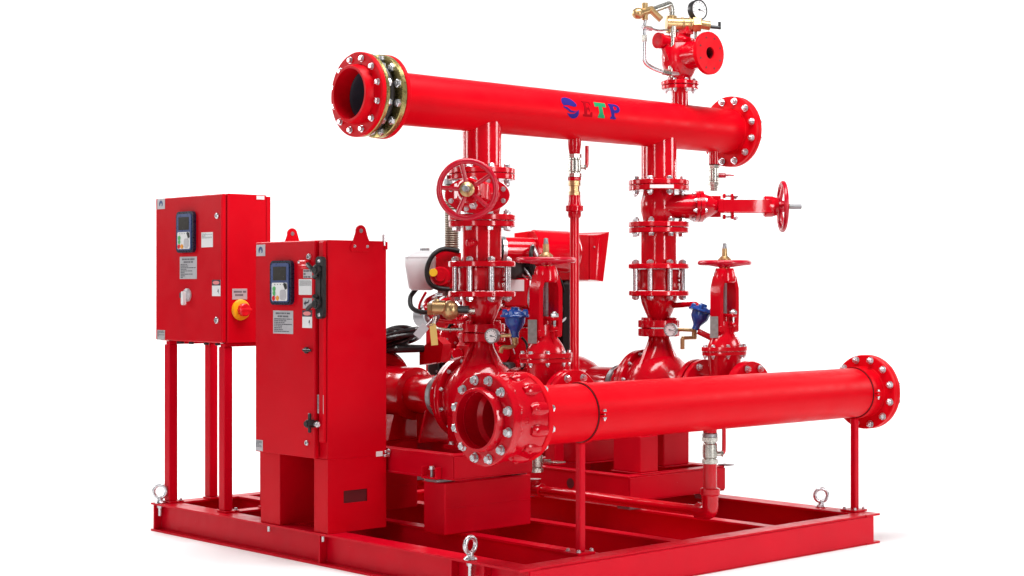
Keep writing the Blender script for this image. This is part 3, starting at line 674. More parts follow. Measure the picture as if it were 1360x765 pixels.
part('upper_tube', M().tube([(XR - .06, YD, 2.40), (XR - .06, YD, 2.44), (XR - .075, YD, 2.462), (XR - .10, YD, 2.455), (XR - .17, YD, 2.43), (XR - .20, YD, 2.42)], .0155, 12), NICKEL, rv)
part('cross_fitting', M().cyl((XR - .285, YD, 2.398), (XR - .195, YD, 2.425), .018, 12).cyl((XR - .245, YD, 2.37), (XR - .245, YD, 2.45), .015, 12).cyl((XR - .215, YD - .01, 2.42), (XR - .175, YD - .04, 2.375), .016, 10).ball((XR - .290, YD, 2.396), .030, 16, (1, 1, .9)), BRASS, rv)
part('control_tube', M().tube([(XR - .245, YD, 2.375), (XR - .250, YD, 2.30), (XR - .250, YD, 2.21), (XR - .243, YD, 2.175), (XR - .20, YD - .01, 2.150), (XR - .14, YD - .03, 2.135), (XR - .06, YD - .04, 2.132)], .0105, 12), ZINC, rv)
part('tube_nut', M().cyl((XR - .155, YD - .025, 2.1385), (XR - .105, YD - .035, 2.1335), .0145, 6).cyl((XR - .250, YD, 2.27), (XR - .250, YD, 2.30), .014, 6), NICKEL, rv)
part('branch_tube', M().tube([(XR - .248, YD, 2.335), (XR - .20, YD, 2.335), (XR - .15, YD - .005, 2.332), (XR - .08, YD, 2.345)], .0055, 10).cyl((XR - .262, YD, 2.336), (XR - .20, YD, 2.335), .012, 8), ZINC, rv)
rg = thing('pressure_gauge', 'white-faced pressure gauge at the very top of the relief valve', 'gauge', (XR + .07, YD - .06, 2.40))
gauge(rg, (XR + .045, YD - .085, 2.442), (-.12, -1, .05), .050, True, .040)
part('stem', M().tube([(XR + .045, YD - .065, 2.41), (XR + .045, YD - .06, 2.36), (XR + .05, YD - .06, 2.28)], .008, 8), NICKEL, rg)

# ------------------------------------------------------------------ base frames
def channel_frame(t, x0, x1, y0, y1, z0, z1, tf=.008):
    for nm, xa, xb, ya, yb in (('side_rail', x0, x0 + .055, y0 + .0005, y1), ('side_rail', x1 - .055, x1, y0 + .0005, y1)):
        o = -1 if xa == x0 else 1
        b = M().box(xa, xb, ya, yb, z0, z0 + tf, .001).box(xa, xb, ya, yb, z1 - tf, z1, .001)
        xw = xa + .003 if o < 0 else xb - .003
        b.box(xw, xw - o * .007, ya + .001, yb - .001, z0 + tf - .001, z1 - tf + .001, .0005); part(nm, b, STEELRED, t)
    for ya in (y0, (y0 + y1) / 2, y1 - .055):
        b = M().box(x0 + .0555, x1 - .0555, ya, ya + .055, z0 + .0005, z0 + tf, .001).box(x0 + .0555, x1 - .0555, ya, ya + .055, z1 - tf, z1 - .0005, .001).box(x0 + .0555, x1 - .0555, ya + .003, ya + .010, z0 + tf - .001, z1 - tf + .001, .0005)
        part('cross_rail', b, STEELRED, t)
b1 = thing('base_frame', 'raised red channel base carrying the left pump above a stout box beam', 'pump base', (.63, 1.6, .357), 'pump base frames')
channel_frame(b1, .33, .765, .745, 2.10, .357, .459)
part('front_plate', M().box(.334, .761, .738, .7445, .3655, .4505, .001), STEELRED, b1)
for yy in (.70, 1.45, 1.83):
    part('end_lug', M().box(.298, .3295, yy + .12, yy + .20, .3575, .364, .001).box(.298, .3295, yy + .115, yy + .1195, .3575, .405, .001).box(.298, .3295, yy + .2005, yy + .205, .3575, .405, .001), STEELRED, b1)
for yy in (.80, 1.55, 1.93):
    t = thing('spacer_beam', {.80: 'short red box beam in front, under the left pump base', 1.55: 'dark red box beam further back under the left pump base', 1.93: 'rearmost red box beam under the left pump base'}[yy], 'steel beam', (.63, yy, SH), 'box beams under the left pump base')
    part('beam', M().box(.335, .812, yy, yy + .135, SH + .001, .342, .004), STEELRED, t)
    part('weld_seam', M().box(.337, .810, yy - .0012, yy + .0005, .235, .2385, 0), STEELRED, t)
    part('rubber_pad', M().box(.312, .41, yy + .02, yy + .10, .343, .356, .003).box(.72, .805, yy + .02, yy + .10, .343, .356, .003), GREYM, t)
    for xx in (.312,):
        s = part('stud', M().cyl((xx, yy + .055, .356), (xx, yy + .055, .402), .0065, 12), GREYM, t)
        inst('bolt', bolt_mesh(.011, .010, False), s, (xx, yy + .055, .390), (0, 0, 1))
b2 = thing('base_frame', 'low red channel base under the right pump and engine, round hole in its side', 'pump base', (1.74, 1.6, .165), 'pump base frames')
channel_frame(b2, 1.41, 2.075, .80, 2.60 - .13, .168, .286)
part('front_plate', M().box(1.414, 2.071, .793, .7995, .177, .277, .001), STEELRED, b2)
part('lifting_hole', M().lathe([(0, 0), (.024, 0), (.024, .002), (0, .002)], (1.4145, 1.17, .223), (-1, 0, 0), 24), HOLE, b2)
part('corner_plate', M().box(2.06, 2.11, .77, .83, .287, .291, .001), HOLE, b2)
for xx, yy in ((1.47, .85), (2.0, .85), (1.47, 1.6), (2.0, 1.6), (1.47, 2.38), (2.0, 2.38)):
    part('mount_pad', M().box(xx - .04, xx + .04, yy - .04, yy + .04, SH + .001, .167, .003), GREYM, b2)
PG2 = 'red box pedestals on the right pump base'
for i, (xa, xb, ya, yb, lab) in enumerate(((1.505, 1.625, .815, .985, 'front left red pedestal under the right pump'), (1.79, 1.97, .93, 1.06, 'right red pedestal under the right pump'), (1.49, 1.55, 1.35, 1.42, 'slim red pedestal further back on the right base'), (1.60, 1.95, 1.30, 1.46, 'wide dark red pedestal at the back of the right pump'))):
    t = thing('pedestal', lab, 'pedestal', ((xa + xb) / 2, (ya + yb) / 2, .287), PG2)
    part('box', M().box(xa, xb, ya, yb, .2925, .4575, .004), STEELRED, t)
    part('foot_shim', M().box(xa - .004, xb + .004, ya - .012, yb + .012, .287, .292, .001), STEELRED, t)
t = thing('cable_tray', 'short grey steel bar lying between the two pump bases', 'steel bar', (1.06, 1.25, .2))
part('bar', M().box(.93, 1.26, 1.24, 1.29, .168, .200, .003), GREYM, t)

# ------------------------------------------------------------------ left electric motor (mostly behind the tall cabinet)
mo = thing('electric_motor', 'red drive housing and motor left of the left pump, half hidden by the tall cabinet', 'motor', (X1, 1.6, .46))
part('coupling_guard', M().lathe([(0, .432), (.108, .432), (.117, .438), (.117, .66), (.112, .668), (0, .668)], (X1, YD, ZS), (0, 1, 0), 48), GLOSS, mo)
part('end_shield', M().lathe([(0, .67), (.17, .67), (.195, .70), (.2, .74), (0, .74)], (X1, YD, ZS), (0, 1, 0), 48), CAST, mo)
b = M().lathe([(0, .742), (.185, .742), (.185, 1.10), (0, 1.10)], (X1, YD, ZS), (0, 1, 0), 48)
for k in range(28):
    a = 2 * pi * k / 28; u = Vector((cos(a), 0, sin(a))); v = Vector((-sin(a), 0, cos(a)))
    b.prism([(.183, .745), (.205, .745), (.205, 1.095), (.183, 1.095)], Vector((X1, YD, ZS)) - v * .003, u, (0, 1, 0), v, .006)
part('finned_body', b, CAST, mo)
part('fan_cowl', M().lathe([(0, 1.102), (.205, 1.102), (.205, 1.21), (.17, 1.25), (0, 1.25)], (X1, YD, ZS), (0, 1, 0), 48), CAST, mo)
for yy in (1.75, 1.98): part('foot', M().box(X1 - .19, X1 + .19, yy, yy + .06, .460, .52, .004), CAST, mo)
part('terminal_box', M().box(X1 + .08, X1 + .22, 1.80, 1.96, .82, .93, .008), CAST, mo)
part('support_bracket', M().prism([(-.10, .57), (.10, .57), (.13, .4595), (-.13, .4595)], (X1, 1.42, 0), (1, 0, 0), (0, 0, 1), (0, 1, 0), .10), CAST, mo)
cb = thing('cable_coil', 'coil of black cable heaped beside the upper edge of the tall cabinet', 'cable', (.74, 1.6, .86))
for k in range(7):
    rr = .055 + .010 * k; zz = .900 - .002 * k
    pts = [(.735 + rr * 1.0 * cos(a) + .004 * sin(3 * a + k), 1.61 + rr * .8 * sin(a), zz + .028 * sin(a + k * .5) + .012 * (k % 3)) for a in [2 * pi * q / 14 + k for q in range(14)]]
    part('cable_loop', M().tube(pts + [pts[0]], .0105, 8), BLACK, cb)
part('junction', M().box(.66, .84, 1.52, 1.68, .835, .868, .012), BLACK, cb)
part('crimp', M().cyl((.70, 1.58, .925), (.73, 1.56, .93), .008, 8), ZINC, cb)
t = thing('junction_bracket', 'red folded bracket with a yellow sticker right of the black cable coil', 'bracket', (.80, 1.42, .78))
part('plate', M().prism([(0, 0), (.16, .02), (.18, .10), (.13, .13), (0, .075)], (.83, 1.56, .775), (-.05, -.98, 0), (0, 0, 1), (1, 0, 0), .05), CAST, t)
part('warning_sticker', M().box(.828, .8295, 1.475, 1.50, .835, .865, 0), YELLOW, t)

# ------------------------------------------------------------------ control cabinets
def xbox(t, name, y0, y1, z0, z1, x, th, m, bev=.0015, label=None):      # plate standing proud of a -X face
    return part(name, M().box(x - th, x, min(y0, y1), max(y0, y1), z0, z1, bev), m, t, label)
def rrect(y0, y1, z0, z1, r, n=5):
    P = []
    for cx, cz, a0 in ((y1 - r, z1 - r, 0), (y0 + r, z1 - r, 90), (y0 + r, z0 + r, 180), (y1 - r, z0 + r, 270)):
        P += [(cx + r * cos(R(a0 + 90 * k / n)), cz + r * sin(R(a0 + 90 * k / n))) for k in range(n + 1)]
    return P
def xr(t, name, y0, y1, z0, z1, x, th, m, r=.01):
    return part(name, M().prism(rrect(min(y0, y1), max(y0, y1), z0, z1, r), (x, 0, 0), (0, 1, 0), (0, 0, 1), (-1, 0, 0), th), m, t)
def print_lines(par, y0, y1, z0, z1, x, rows, h, head=2, seed=1, ink=INK, margin=.06):
    """small print: rows of word-length strokes, too small to read in the photograph"""
    rnd = random.Random(seed); b = M(); W = y1 - y0; H = z1 - z0
    zz = z1 - H * .08
    for i in range(rows):
        hh = h * (1.7 if i < head else 1); c = W * margin if i >= head else W * (.14 if i == 0 else .24)
        a = y1 - c; e = y0 + c
        while a > e + .004:
            L = min(rnd.uniform(.006, .018), a - e)
            if i < head: L = min(L * 1.2, a - e)
            # strokes of single characters
            q = a
            while q > a - L:
                ww = min(hh * .62, .006); b.bm.faces.new([b.bm.verts.new((x, q, zz)), b.bm.verts.new((x, q - ww * .8, zz)), b.bm.verts.new((x, q - ww * .8, zz - hh)), b.bm.verts.new((x, q, zz - hh))]); q -= ww * 1.15
            a -= L + hh * .8
            if i >= head and rnd.random() < .12: break
        zz -= hh * 1.75
        if zz < z0 + H * .08: break
    return part('small_print', b, ink, par)
def keypad(t, y0, y1, z0, z1, x):
    k = xr(t, 'keypad_bezel', y0, y1, z0, z1, x, .016, NAVY, .022)
    W = y1 - y0; H = z1 - z0
    xr(k, 'face', y0 + W * .09, y1 - W * .09, z0 + H * .06, z1 - H * .06, x - .0162, .004, BLUEP, .014)
    xr(k, 'screen', y0 + W * .20, y1 - W * .20, z0 + H * .55, z1 - H * .14, x - .0204, .001, LCD, .003)
    xr(k, 'key_panel', y0 + W * .14, y1 - W * .14, z0 + H * .09, z0 + H * .50, x - .0204, .001, WHITE, .008)
    part('grip_notch', M().prism([(0, 0), (W * .14, -H * .02), (W * .16, -H * .13), (W * .07, -H * .16), (0, -H * .06)], (x - .0216, y0 + W * .30, z0 + H * .50), (0, -1, 0), (0, 0, 1), (-1, 0, 0), .001), BLACK, k)
    for (a, c, m, r) in ((.74, .36, GREEN, .0105), (.74, .26, GREEN, .0095), (.76, .15, REDP, .0105), (.58, .15, ORANGE, .0105)):
        part('button', M().disc((x - .0215, y0 + W * a, z0 + H * c), (-1, 0, 0), r, .003, 0, 18, .001), m, k)
    xr(k, 'arrow_pad', y0 + W * .20, y0 + W * .46, z0 + H * .11, z0 + H * .34, x - .0216, .002, SILVER, .012)
    b = M()
    for i in range(4): b.box(x - .0225, x - .0215, y0 + W * (.30 + .13 * i), y0 + W * (.34 + .13 * i), z0 + H * .455, z0 + H * .468, 0)
    part('indicator', b, INK, k)
    return k
def emblem(t, y0, y1, z0, z1, x):
    p = xbox(t, 'maker_plate', y0, y1, z0, z1, x, .0015, SILVER, .0004); cy = (y0 + y1) / 2; cz = (z0 + z1) / 2; r = (z1 - z0) * .33
    part('emblem', M().prism([(r * cos(R(a)), r * sin(R(a))) for a in range(-40, 221, 20)] + [(-r * .35, -r * .75), (-r * .45, -r * .1), (0, r * .35), (r * .4, -r * .2), (r * .55, -r * .7)], (x - .0016, cy, cz), (0, 1, 0), (0, 0, 1), (-1, 0, 0), .0006), BLUEP, p)
def lock(t, y, z, x, r=.013):
    p = part('lock', M().lathe([(0, 0), (r, 0), (r, .006), (r * .8, .009), (r * .5, .009), (r * .45, .005), (0, .005)], (x, y, z), (-1, 0, 0), 20), ZINC, t)
    part('keyway', M().box(x - .0062, x - .0052, y - .0015, y + .0015, z - .004, z + .004, 0), INK, p)
def screw(t, p, ax, r=.006): part('screw', M().lathe([(0, 0), (r, 0), (r * .8, r * .5), (0, r * .6)], p, ax, 12), ZINC, t)

# wall box on its stand (far left)
cA = thing('control_cabinet', 'red wall-box controller on four legs, with yellow rotary isolator on its side', 'control cabinet', (.16, 2.23, SH), 'pump control cabinets')
AX0, AX1, AY0, AY1, AZ0, AZ1 = .057, .262, 1.952, 2.522, .882, 1.545
part('body', M().box(AX0, AX1, AY0, AY1, AZ0, AZ1, .003), CAB, cA)
part('back_flange', M().box(AX1 + .0002, AX1 + .022, AY0 - .002, AY1 + .002, AZ0 + .002, AZ1 - .006, .002), CAB, cA)
dA = part('door', M().box(.033, .053, AY0 + .006, AY1, AZ0 + .004, AZ1 - .002, .003), CAB, cA)
part('door_gasket', M().box(.0532, .0568, AY0 + .012, AY1 - .008, AZ0 + .012, AZ1 - .012, 0), BLACK, cA)
part('hinge_strip', M().box(.030, .0328, AY0 + .010, AY0 + .014, AZ0 + .02, AZ1 - .02, 0), STEELRED, cA)
keypad(dA, 2.172, 2.318, 1.287, 1.474, .033)
s = xbox(dA, 'sticker', 2.034, 2.128, 1.309, 1.376, .033, .001, WHITE, .0002); print_lines(s, 2.034, 2.128, 1.309, 1.376, .0317, 6, .0022, 0, 3, GREYM)
s = xbox(dA, 'instruction_plate', 2.166, 2.310, 1.168, 1.269, .033, .001, SILVER, .0002); print_lines(s, 2.166, 2.310, 1.168, 1.269, .0317, 12, .0042, 2, 5)
p = part('selector_switch', M().lathe([(0, 0), (.030, 0), (.030, .008), (.022, .016), (0, .016)], (.033, 2.243, 1.095), (-1, 0, 0), 28), SILVER, dA)
part('selector_knob', M().prism(rrect(-.010, .010, -.042, .020, .009), (.017, 2.240, 1.092), (0, 1, 0), (0, 0, 1), (-1, 0, 0), .016), WHITE, p)
part('selector_mark', M().box(.0005, .0008, 2.25, 2.262, 1.082, 1.105, 0).box(.012, .0165, 2.252, 2.262, 1.080, 1.106, 0), INK, p)
s = xbox(dA, 'warning_label', 1.972, 2.040, 1.091, 1.163, .033, .001, WHITE, .0002)
xr(s, 'danger_band', 1.972, 2.040, 1.138, 1.163, .0319, .0004, INK, .002); part('danger_oval', M().prism([(.027 * cos(a), .0085 * sin(a)) for a in [2 * pi * q / 24 for q in range(24)]], (.0314, 2.006, 1.1505), (0, 1, 0), (0, 0, 1), (-1, 0, 0), .0005), mat('pale_red_print', (.75, .22, .22), .5), s)
part('pictogram', M().prism([(0, 0), (.004, .012), (.010, .008), (.006, .022), (.002, .02)], (.0316, 1.985, 1.100), (0, 1, 0), (0, 0, 1), (-1, 0, 0), .0004), INK, s)
lock(dA, 1.996, 1.446, .033); lock(dA, 2.000, .984, .033, .015)
emblem(dA, 2.440, 2.506, 1.493, 1.541, .033)
s = xbox(dA, 'maker_plate', 2.440, 2.506, .886, .932, .033, .0015, SILVER, .0004); print_lines(s, 2.440, 2.506, .886, .932, .0312, 5, .0032, 0, 9)
# isolator on the side (-Y face)
iso = part('isolator', M().lathe([(0, 0), (.046, 0), (.047, .004), (.044, .012), (.036, .016), (0, .016)], (.123, AY0, 1.030), (0, -1, 0), 40), YELLOW, cA)
part('rotary_handle', M().lathe([(0, 0), (.030, 0), (.030, .018), (.026, .022), (0, .022)], (.126, AY0 - .0162, 1.030), (0, -1, 0), 10).box(.104, .160, AY0 - .040, AY0 - .034, 1.025, 1.036, .004), REDP, iso)
s = part('isolator_label', M().box(.080, .158, AY0 - .0015, AY0, 1.076, 1.124, .0003), SILVER, cA)
def yprint(par, x0, x1, z0, z1, y, rows, h, seed):
    rnd = random.Random(seed); b = M(); zz = z1 - (z1 - z0) * .2
    for i in range(rows):
        a = x0 + (x1 - x0) * (.1 if i == 0 else .2); e = x1 - (x1 - x0) * (.1 if i == 0 else .2); n = 0
        while a < e:
            ww = h * .62
            if n % 8 != 7: b.bm.faces.new([b.bm.verts.new((a, y, zz)), b.bm.verts.new((a + ww * .75, y, zz)), b.bm.verts.new((a + ww * .75, y, zz - h)), b.bm.verts.new((a, y, zz - h))])
            a += ww * 1.15; n += 1
        zz -= h * 1.7
    part('small_print', b, INK, par)
yprint(s, .080, .158, 1.076, 1.124, AY0 - .0018, 2, .0085, 2)
part('rating_tag', M().box(.208, .250, AY0 - .0015, AY0, 1.524, 1.541, .0003), WHITE, cA)
for k in range(4):
    part('cable_gland', M().cyl((.075 + .01 * (k % 2), 2.06 + .11 * k, AZ0 - .012), (.075 + .01 * (k % 2), 2.06 + .11 * k, AZ0 - .0005), .012 if k < 3 else .018, 12), BLACK, cA)
for x, y in ((.072, 1.992), (.072, 2.452), (.290, 2.452), (.290, 1.992)):
    l = part('leg', M().box(x - .0225, x + .0225, y - .0225, y + .0225, SH + .009, AZ0 - .016, .003), STEELRED, cA)
    f = part('foot_plate', M().box(x - .028, x + .046, y - .042, y + .028, SH + .0005, SH + .0085, .001), STEELRED, l)
    inst('bolt', bolt_mesh(.0075, .008, False), l, (x + .034, y - .030, SH + .006), (0, 0, 1), 1)
part('top_rail', M().box(.050, .312, 1.966, 2.000, AZ0 - .0155, AZ0 - .0005, .001), STEELRED, cA)
part('top_rail', M().box(.050, .312, 2.424, 2.458, AZ0 - .0155, AZ0 - .0005, .001), STEELRED, cA)

# tall free-standing cabinet
cB = thing('control_cabinet', 'tall red floor-standing controller with two black handles, two lifting ears and slotted foot', 'control cabinet', (.16, 1.39, SH), 'pump control cabinets')
BX0, BX1, BY0, BY1, BZT = .012, .312, 1.150, 1.628, 1.322
# sheet-metal shell with a recessed foot opening
part('body', M().box(BX0, BX1, BY0 + .0025, BY1, .432, BZT, .003), CAB, cB)
part('side_panel', M().box(BX0 + .0005, BX1, BY0, BY0 + .002, .432, BZT - .002, .0005), CAB, cB)
sp = M()
for xa, xb, za, zb in ((BX0, BX1, SH + .001, .249), (BX0, .091, .249, .300), (.213, BX1, .249, .300), (BX0, BX1, .300, .4318)):
    sp.box(xa, xb, BY0, BY0 + .003, za, zb, 0)
part('lower_side', sp, CAB, cB)
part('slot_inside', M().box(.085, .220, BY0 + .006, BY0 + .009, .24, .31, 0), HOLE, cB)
part('front_foot', M().box(BX0, BX0 + .003, BY0 + .0032, 1.245, SH + .001, .4315, .001), CAB, cB)
part('front_foot', M().box(BX0, BX0 + .003, 1.488, BY1, SH + .001, .4315, .001).box(BX0 + .0032, BX1 - .004, 1.488, 1.491, SH + .001, .4315, .001).box(BX0 + .0032, BX1, BY1 - .003, BY1, SH + .001, .4315, .001), CAB, cB)
part('back_panel', M().box(BX1 - .003, BX1, BY0 + .0035, BY1 - .0035, SH + .001, .4315, .001), CAB, cB)
part('inner_bracket', M().box(.27, .305, 1.40, 1.47, .29, .335, .002), CAST, cB)
part('inner_socket', M().box(.235, .262, 1.455, 1.483, .275, .325, .003), ZINC, cB)
part('socket_hole', M().lathe([(0, 0), (.010, 0), (.010, .002), (0, .002)], (.2345, 1.469, .305), (-1, 0, 0), 16), BLACK, cB)
dB = part('door', M().box(-.014, .007, 1.203, BY1 + .002, .434, BZT - .002, .003), CAB, cB)
part('door_gasket', M().box(.0072, .0118, 1.215, BY1 - .010, .445, BZT - .015, 0), BLACK, cB)
part('door_edge', M().box(-.0165, -.0142, 1.203, 1.207, .440, BZT - .01, 0), STEELRED, cB)
part('flange_strip', M().box(-.006, .0115, 1.156, 1.190, .50, BZT - .006, .004), CAB, cB)
keypad(dB, 1.346, 1.500, 1.057, 1.241, -.014)
s = xbox(dB, 'sticker', 1.224, 1.314, 1.099, 1.163, -.014, .001, WHITE, .0002); print_lines(s, 1.224, 1.314, 1.099, 1.163, -.0153, 6, .0022, 0, 13, GREYM)
s = xbox(dB, 'instruction_plate', 1.354, 1.498, .937, 1.033, -.014, .001, SILVER, .0002); print_lines(s, 1.354, 1.498, .937, 1.033, -.0153, 12, .0042, 2, 15)
s = xbox(dB, 'position_label', 1.222, 1.283, 1.167, 1.203, -.014, .001, SILVER, .0002); print_lines(s, 1.222, 1.283, 1.167, 1.203, -.0153, 3, .007, 0, 17)
s = xbox(dB, 'position_label', 1.222, 1.285, 1.043, 1.086, -.014, .001, SILVER, .0002)
part('arrow_print', M().prism([(0, 0), (.012, .012), (.012, .005), (.030, .008), (.034, .016), (.038, .014), (.033, .002), (.012, -.003), (.012, -.010)], (-.0153, 1.278, 1.064), (0, -1, 0), (0, 0, 1), (-1, 0, 0), .0004), INK, s)
s = xbox(dB, 'warning_label', 1.222, 1.289, .964, 1.036, -.014, .001, WHITE, .0002)
xr(s, 'danger_band', 1.222, 1.289, 1.010, 1.036, -.0151, .0004, INK, .002); part('danger_oval', M().prism([(.027 * cos(a), .0085 * sin(a)) for a in [2 * pi * q / 24 for q in range(24)]], (-.0156, 1.2555, 1.023), (0, 1, 0), (0, 0, 1), (-1, 0, 0), .0005), bpy.data.materials['pale_red_print'], s)
part('pictogram', M().prism([(0, 0), (.004, .012), (.010, .008), (.006, .022), (.002, .02)], (-.0154, 1.235, .975), (0, 1, 0), (0, 0, 1), (-1, 0, 0), .0004), INK, s)
lock(dB, 1.240, 1.254, -.014); lock(dB, 1.255, .495, -.014, .011)
p = part('catch', M().lathe([(0, 0), (.013, 0), (.013, .010), (0, .012)], (-.014, 1.255, .873), (-1, 0, 0), 16).box(-.030, -.020, 1.215, 1.272, .868, .879, .003), BLACK, dB)
part('red_padlock_tab', M().box(-.040, -.0142, 1.235, 1.285, 1.217, 1.240, .004).box(-.046, -.036, 1.222, 1.26, 1.206, 1.222, .003), REDP, dB)
part('padlock_screw', M().cyl((-.042, 1.282, 1.232), (-.030, 1.270, 1.232), .006, 8), ZINC, dB)
emblem(dB, 1.556, 1.622, 1.262, 1.310, -.014)
s = xbox(dB, 'maker_plate', 1.574, 1.626, .438, .484, -.014, .0015, SILVER, .0004); print_lines(s, 1.574, 1.626, .438, .484, -.0158, 5, .0032, 0, 19)
s = xbox(cB, 'rating_plate', 1.158, 1.198, .618, .694, .009, .0145, SILVER, .0004); print_lines(s, 1.158, 1.198, .618, .694, -.0058, 10, .003, 0, 21)
# twin black operating handles on their long base
hd = part('handle_base', M().prism(rrect(1.135, 1.183, 1.003, 1.254, .016), (-.008, 0, 0), (0, 1, 0), (0, 0, 1), (-1, 0, 0), .018), BLACK, cB)
part('handle_channel', M().box(-.030, -.0262, 1.148, 1.168, 1.06, 1.20, .002), DARKM, hd)
for z in (1.235, 1.018): screw(hd, (-.0262, 1.158, z), (-1, 0, 0), .008)
for z, sgn in ((1.200, 1), (1.064, -1)):
    part('handle_hub', M().cyl((-.026, 1.162, z), (-.044, 1.162, z), .021, 18).cyl((-.044, 1.162, z), (-.050, 1.162, z), .015, 12), BLACK, hd)
    part('handle_grip', M().tube([(-.038, 1.168, z), (-.042, 1.19, z + .008 * sgn), (-.040, 1.218, z + .024 * sgn)], .0095, 10).tube([(-.034, 1.158, z - .02 * sgn), (-.038, 1.178, z - .03 * sgn)], .010, 8), BLACK, hd)
kn = part('lower_knob', M().cyl((-.001, 1.213, .577), (-.048, 1.213, .577), .017, 14).cyl((-.048, 1.213, .577), (-.056, 1.213, .577), .012, 12).box(-.040, -.026, 1.207, 1.219, .540, .620, .005), BLACK, cB)
part('knob_spindle', M().cyl((-.02, 1.196, .575), (-.02, 1.168, .573), .008, 8).cyl((-.02, 1.180, .575), (-.02, 1.172, .575), .013, 6), ZINC, kn)
part('side_tag', M().box(.258, .292, BY0 - .0015, BY0, .428, .449, .0003), WHITE, cB)
part('side_latch', M().box(.295, .322, BY0 - .012, BY0 + .01, .424, .436, .002).box(.300, .330, BY0 - .010, BY0 + .01, .441, .452, .002).cyl((.322, BY0 - .004, .430), (.322, BY0 - .004, .456), .005, 8), ZINC, cB)
def ear(y, xx, label):
    e = part('lifting_ear', M().prism([(-.055, 0), (-.040, .030), (-.026, .066)] + arc(0, .072, .026, .024, 170, 10, 8) + [(.034, .05), (.052, .012), (.055, 0), (.045, -.012), (-.045, -.012)], (xx, y, 1.290), (1, 0, 0), (0, 0, 1), (0, -1, 0), .005), CAB, cB)
    part('ear_hole', M().lathe([(0, 0), (.009, 0), (.009, .001), (0, .001)], (xx, y - .0052, 1.290 + .072), (0, -1, 0), 16), GREYM, e)
    for dx in (-.033, .033): screw(e, (xx + dx, y - .0052, 1.298), (0, -1, 0), .007)
ear(BY0 - .0005, .176, ''); ear(BY1 + .006, .176, '')
part('roof_stud', M().cyl((.305, 1.16, BZT), (.305, 1.16, BZT + .030), .005, 8).cyl((.299, 1.145, BZT - .02), (.299, 1.145, BZT + .025), .004, 8), ZINC, cB)
part('drip_lip', M().box(BX1 - .012, BX1 + .003, BY0 - .008, BY0 - .0005, BZT - .035, BZT - .003, .002), CAB, cB)
for y in (1.175, 1.56):
    part('anchor_bolt', M().cyl((.006, y, .098), (.006, y, .122), .006, 8), ZINC, cB)

# ------------------------------------------------------------------ diesel engine behind the right pump
en = thing('diesel_engine', 'red diesel engine with big air cleaner at the back between the two risers', 'engine', (1.72, 2.05, .29))
EY0, EY1 = 1.66, 2.42
part('flywheel_housing', M().lathe([(0, 1.36), (.075, 1.36), (.085, 1.375), (.110, 1.42), (.130, 1.48), (.134, 1.55), (.134, 1.64), (.128, 1.655), (0, 1.655)], (X2, 0, ZS + .002), (0, 1, 0), 48), CAST, en)
part('block', M().box(1.62, 1.93, EY0, EY1, .56, .93, .015), CAST, en)
part('oil_pan', M().prism([(1.64, .56), (1.91, .56), (1.87, .40), (1.68, .40)], (0, EY0 + .03, 0), (1, 0, 0), (0, 0, 1), (0, 1, 0), .65), DARKM, en)
part('cylinder_head', M().box(1.64, 1.91, EY0 + .02, EY1 - .02, .932, 1.045, .010), CAST, en)
part('valve_cover', M().box(1.68, 1.87, EY0 + .04, EY1 - .04, 1.047, 1.125, .025), GLOSS, en)
for k in range(6):
    y = EY0 + .09 + k * .115
    part('head_cover', M().box(1.635, 1.70, y - .04, y + .04, 1.047, 1.075, .008), CAST, en)
    part('injector_line', M().tube([(1.60, y, .80), (1.575, y + .01, .90), (1.60, y + .02, 1.03), (1.65, y + .01, 1.085)], .0045, 6), ZINC, en)
    part('block_boss', M().cyl((1.622, y, .75), (1.600, y, .75), .022, 12), CAST, en)
    part('block_boss', M().cyl((1.622, y + .04, .64), (1.604, y + .04, .64), .014, 10), CAST, en)
part('injection_pump', M().box(1.53, 1.615, 1.85, 2.12, .74, .86, .012).cyl((1.57, 1.80, .80), (1.57, 1.85, .80), .045, 18), CAST, en)
part('oil_filter', M().cyl((1.555, 1.76, .60), (1.555, 1.76, .76), .045, 24, ch=.01), BLACK, en)
part('fuel_filter', M().cyl((1.55, 2.20, .80), (1.55, 2.20, .96), .040, 24, ch=.01), CAST, en)
part('exhaust_manifold', M().box(1.935, 2.00, EY0 + .06, EY1 - .06, .90, .99, .02), BELLOW, en)
part('intake_manifold', M().box(1.56, 1.632, 1.74, 2.36, .955, 1.030, .02), CAST, en)
lb = part('rocker_side_cover', M().box(1.575, 1.60, 1.635, 1.80, 1.035, 1.175, .006), CAST, en)
part('white_label', M().box(1.5735, 1.5745, 1.655, 1.755, 1.112, 1.168, 0), WHITE, lb)
part('front_panel', M().box(1.60, 1.90, 1.635, 1.652, .93, 1.13, .006), CAST, en)
part('alternator', M().cyl((1.58, EY1 - .12, .98), (1.58, EY1 + .03, .98), .060, 24), GREYM, en)
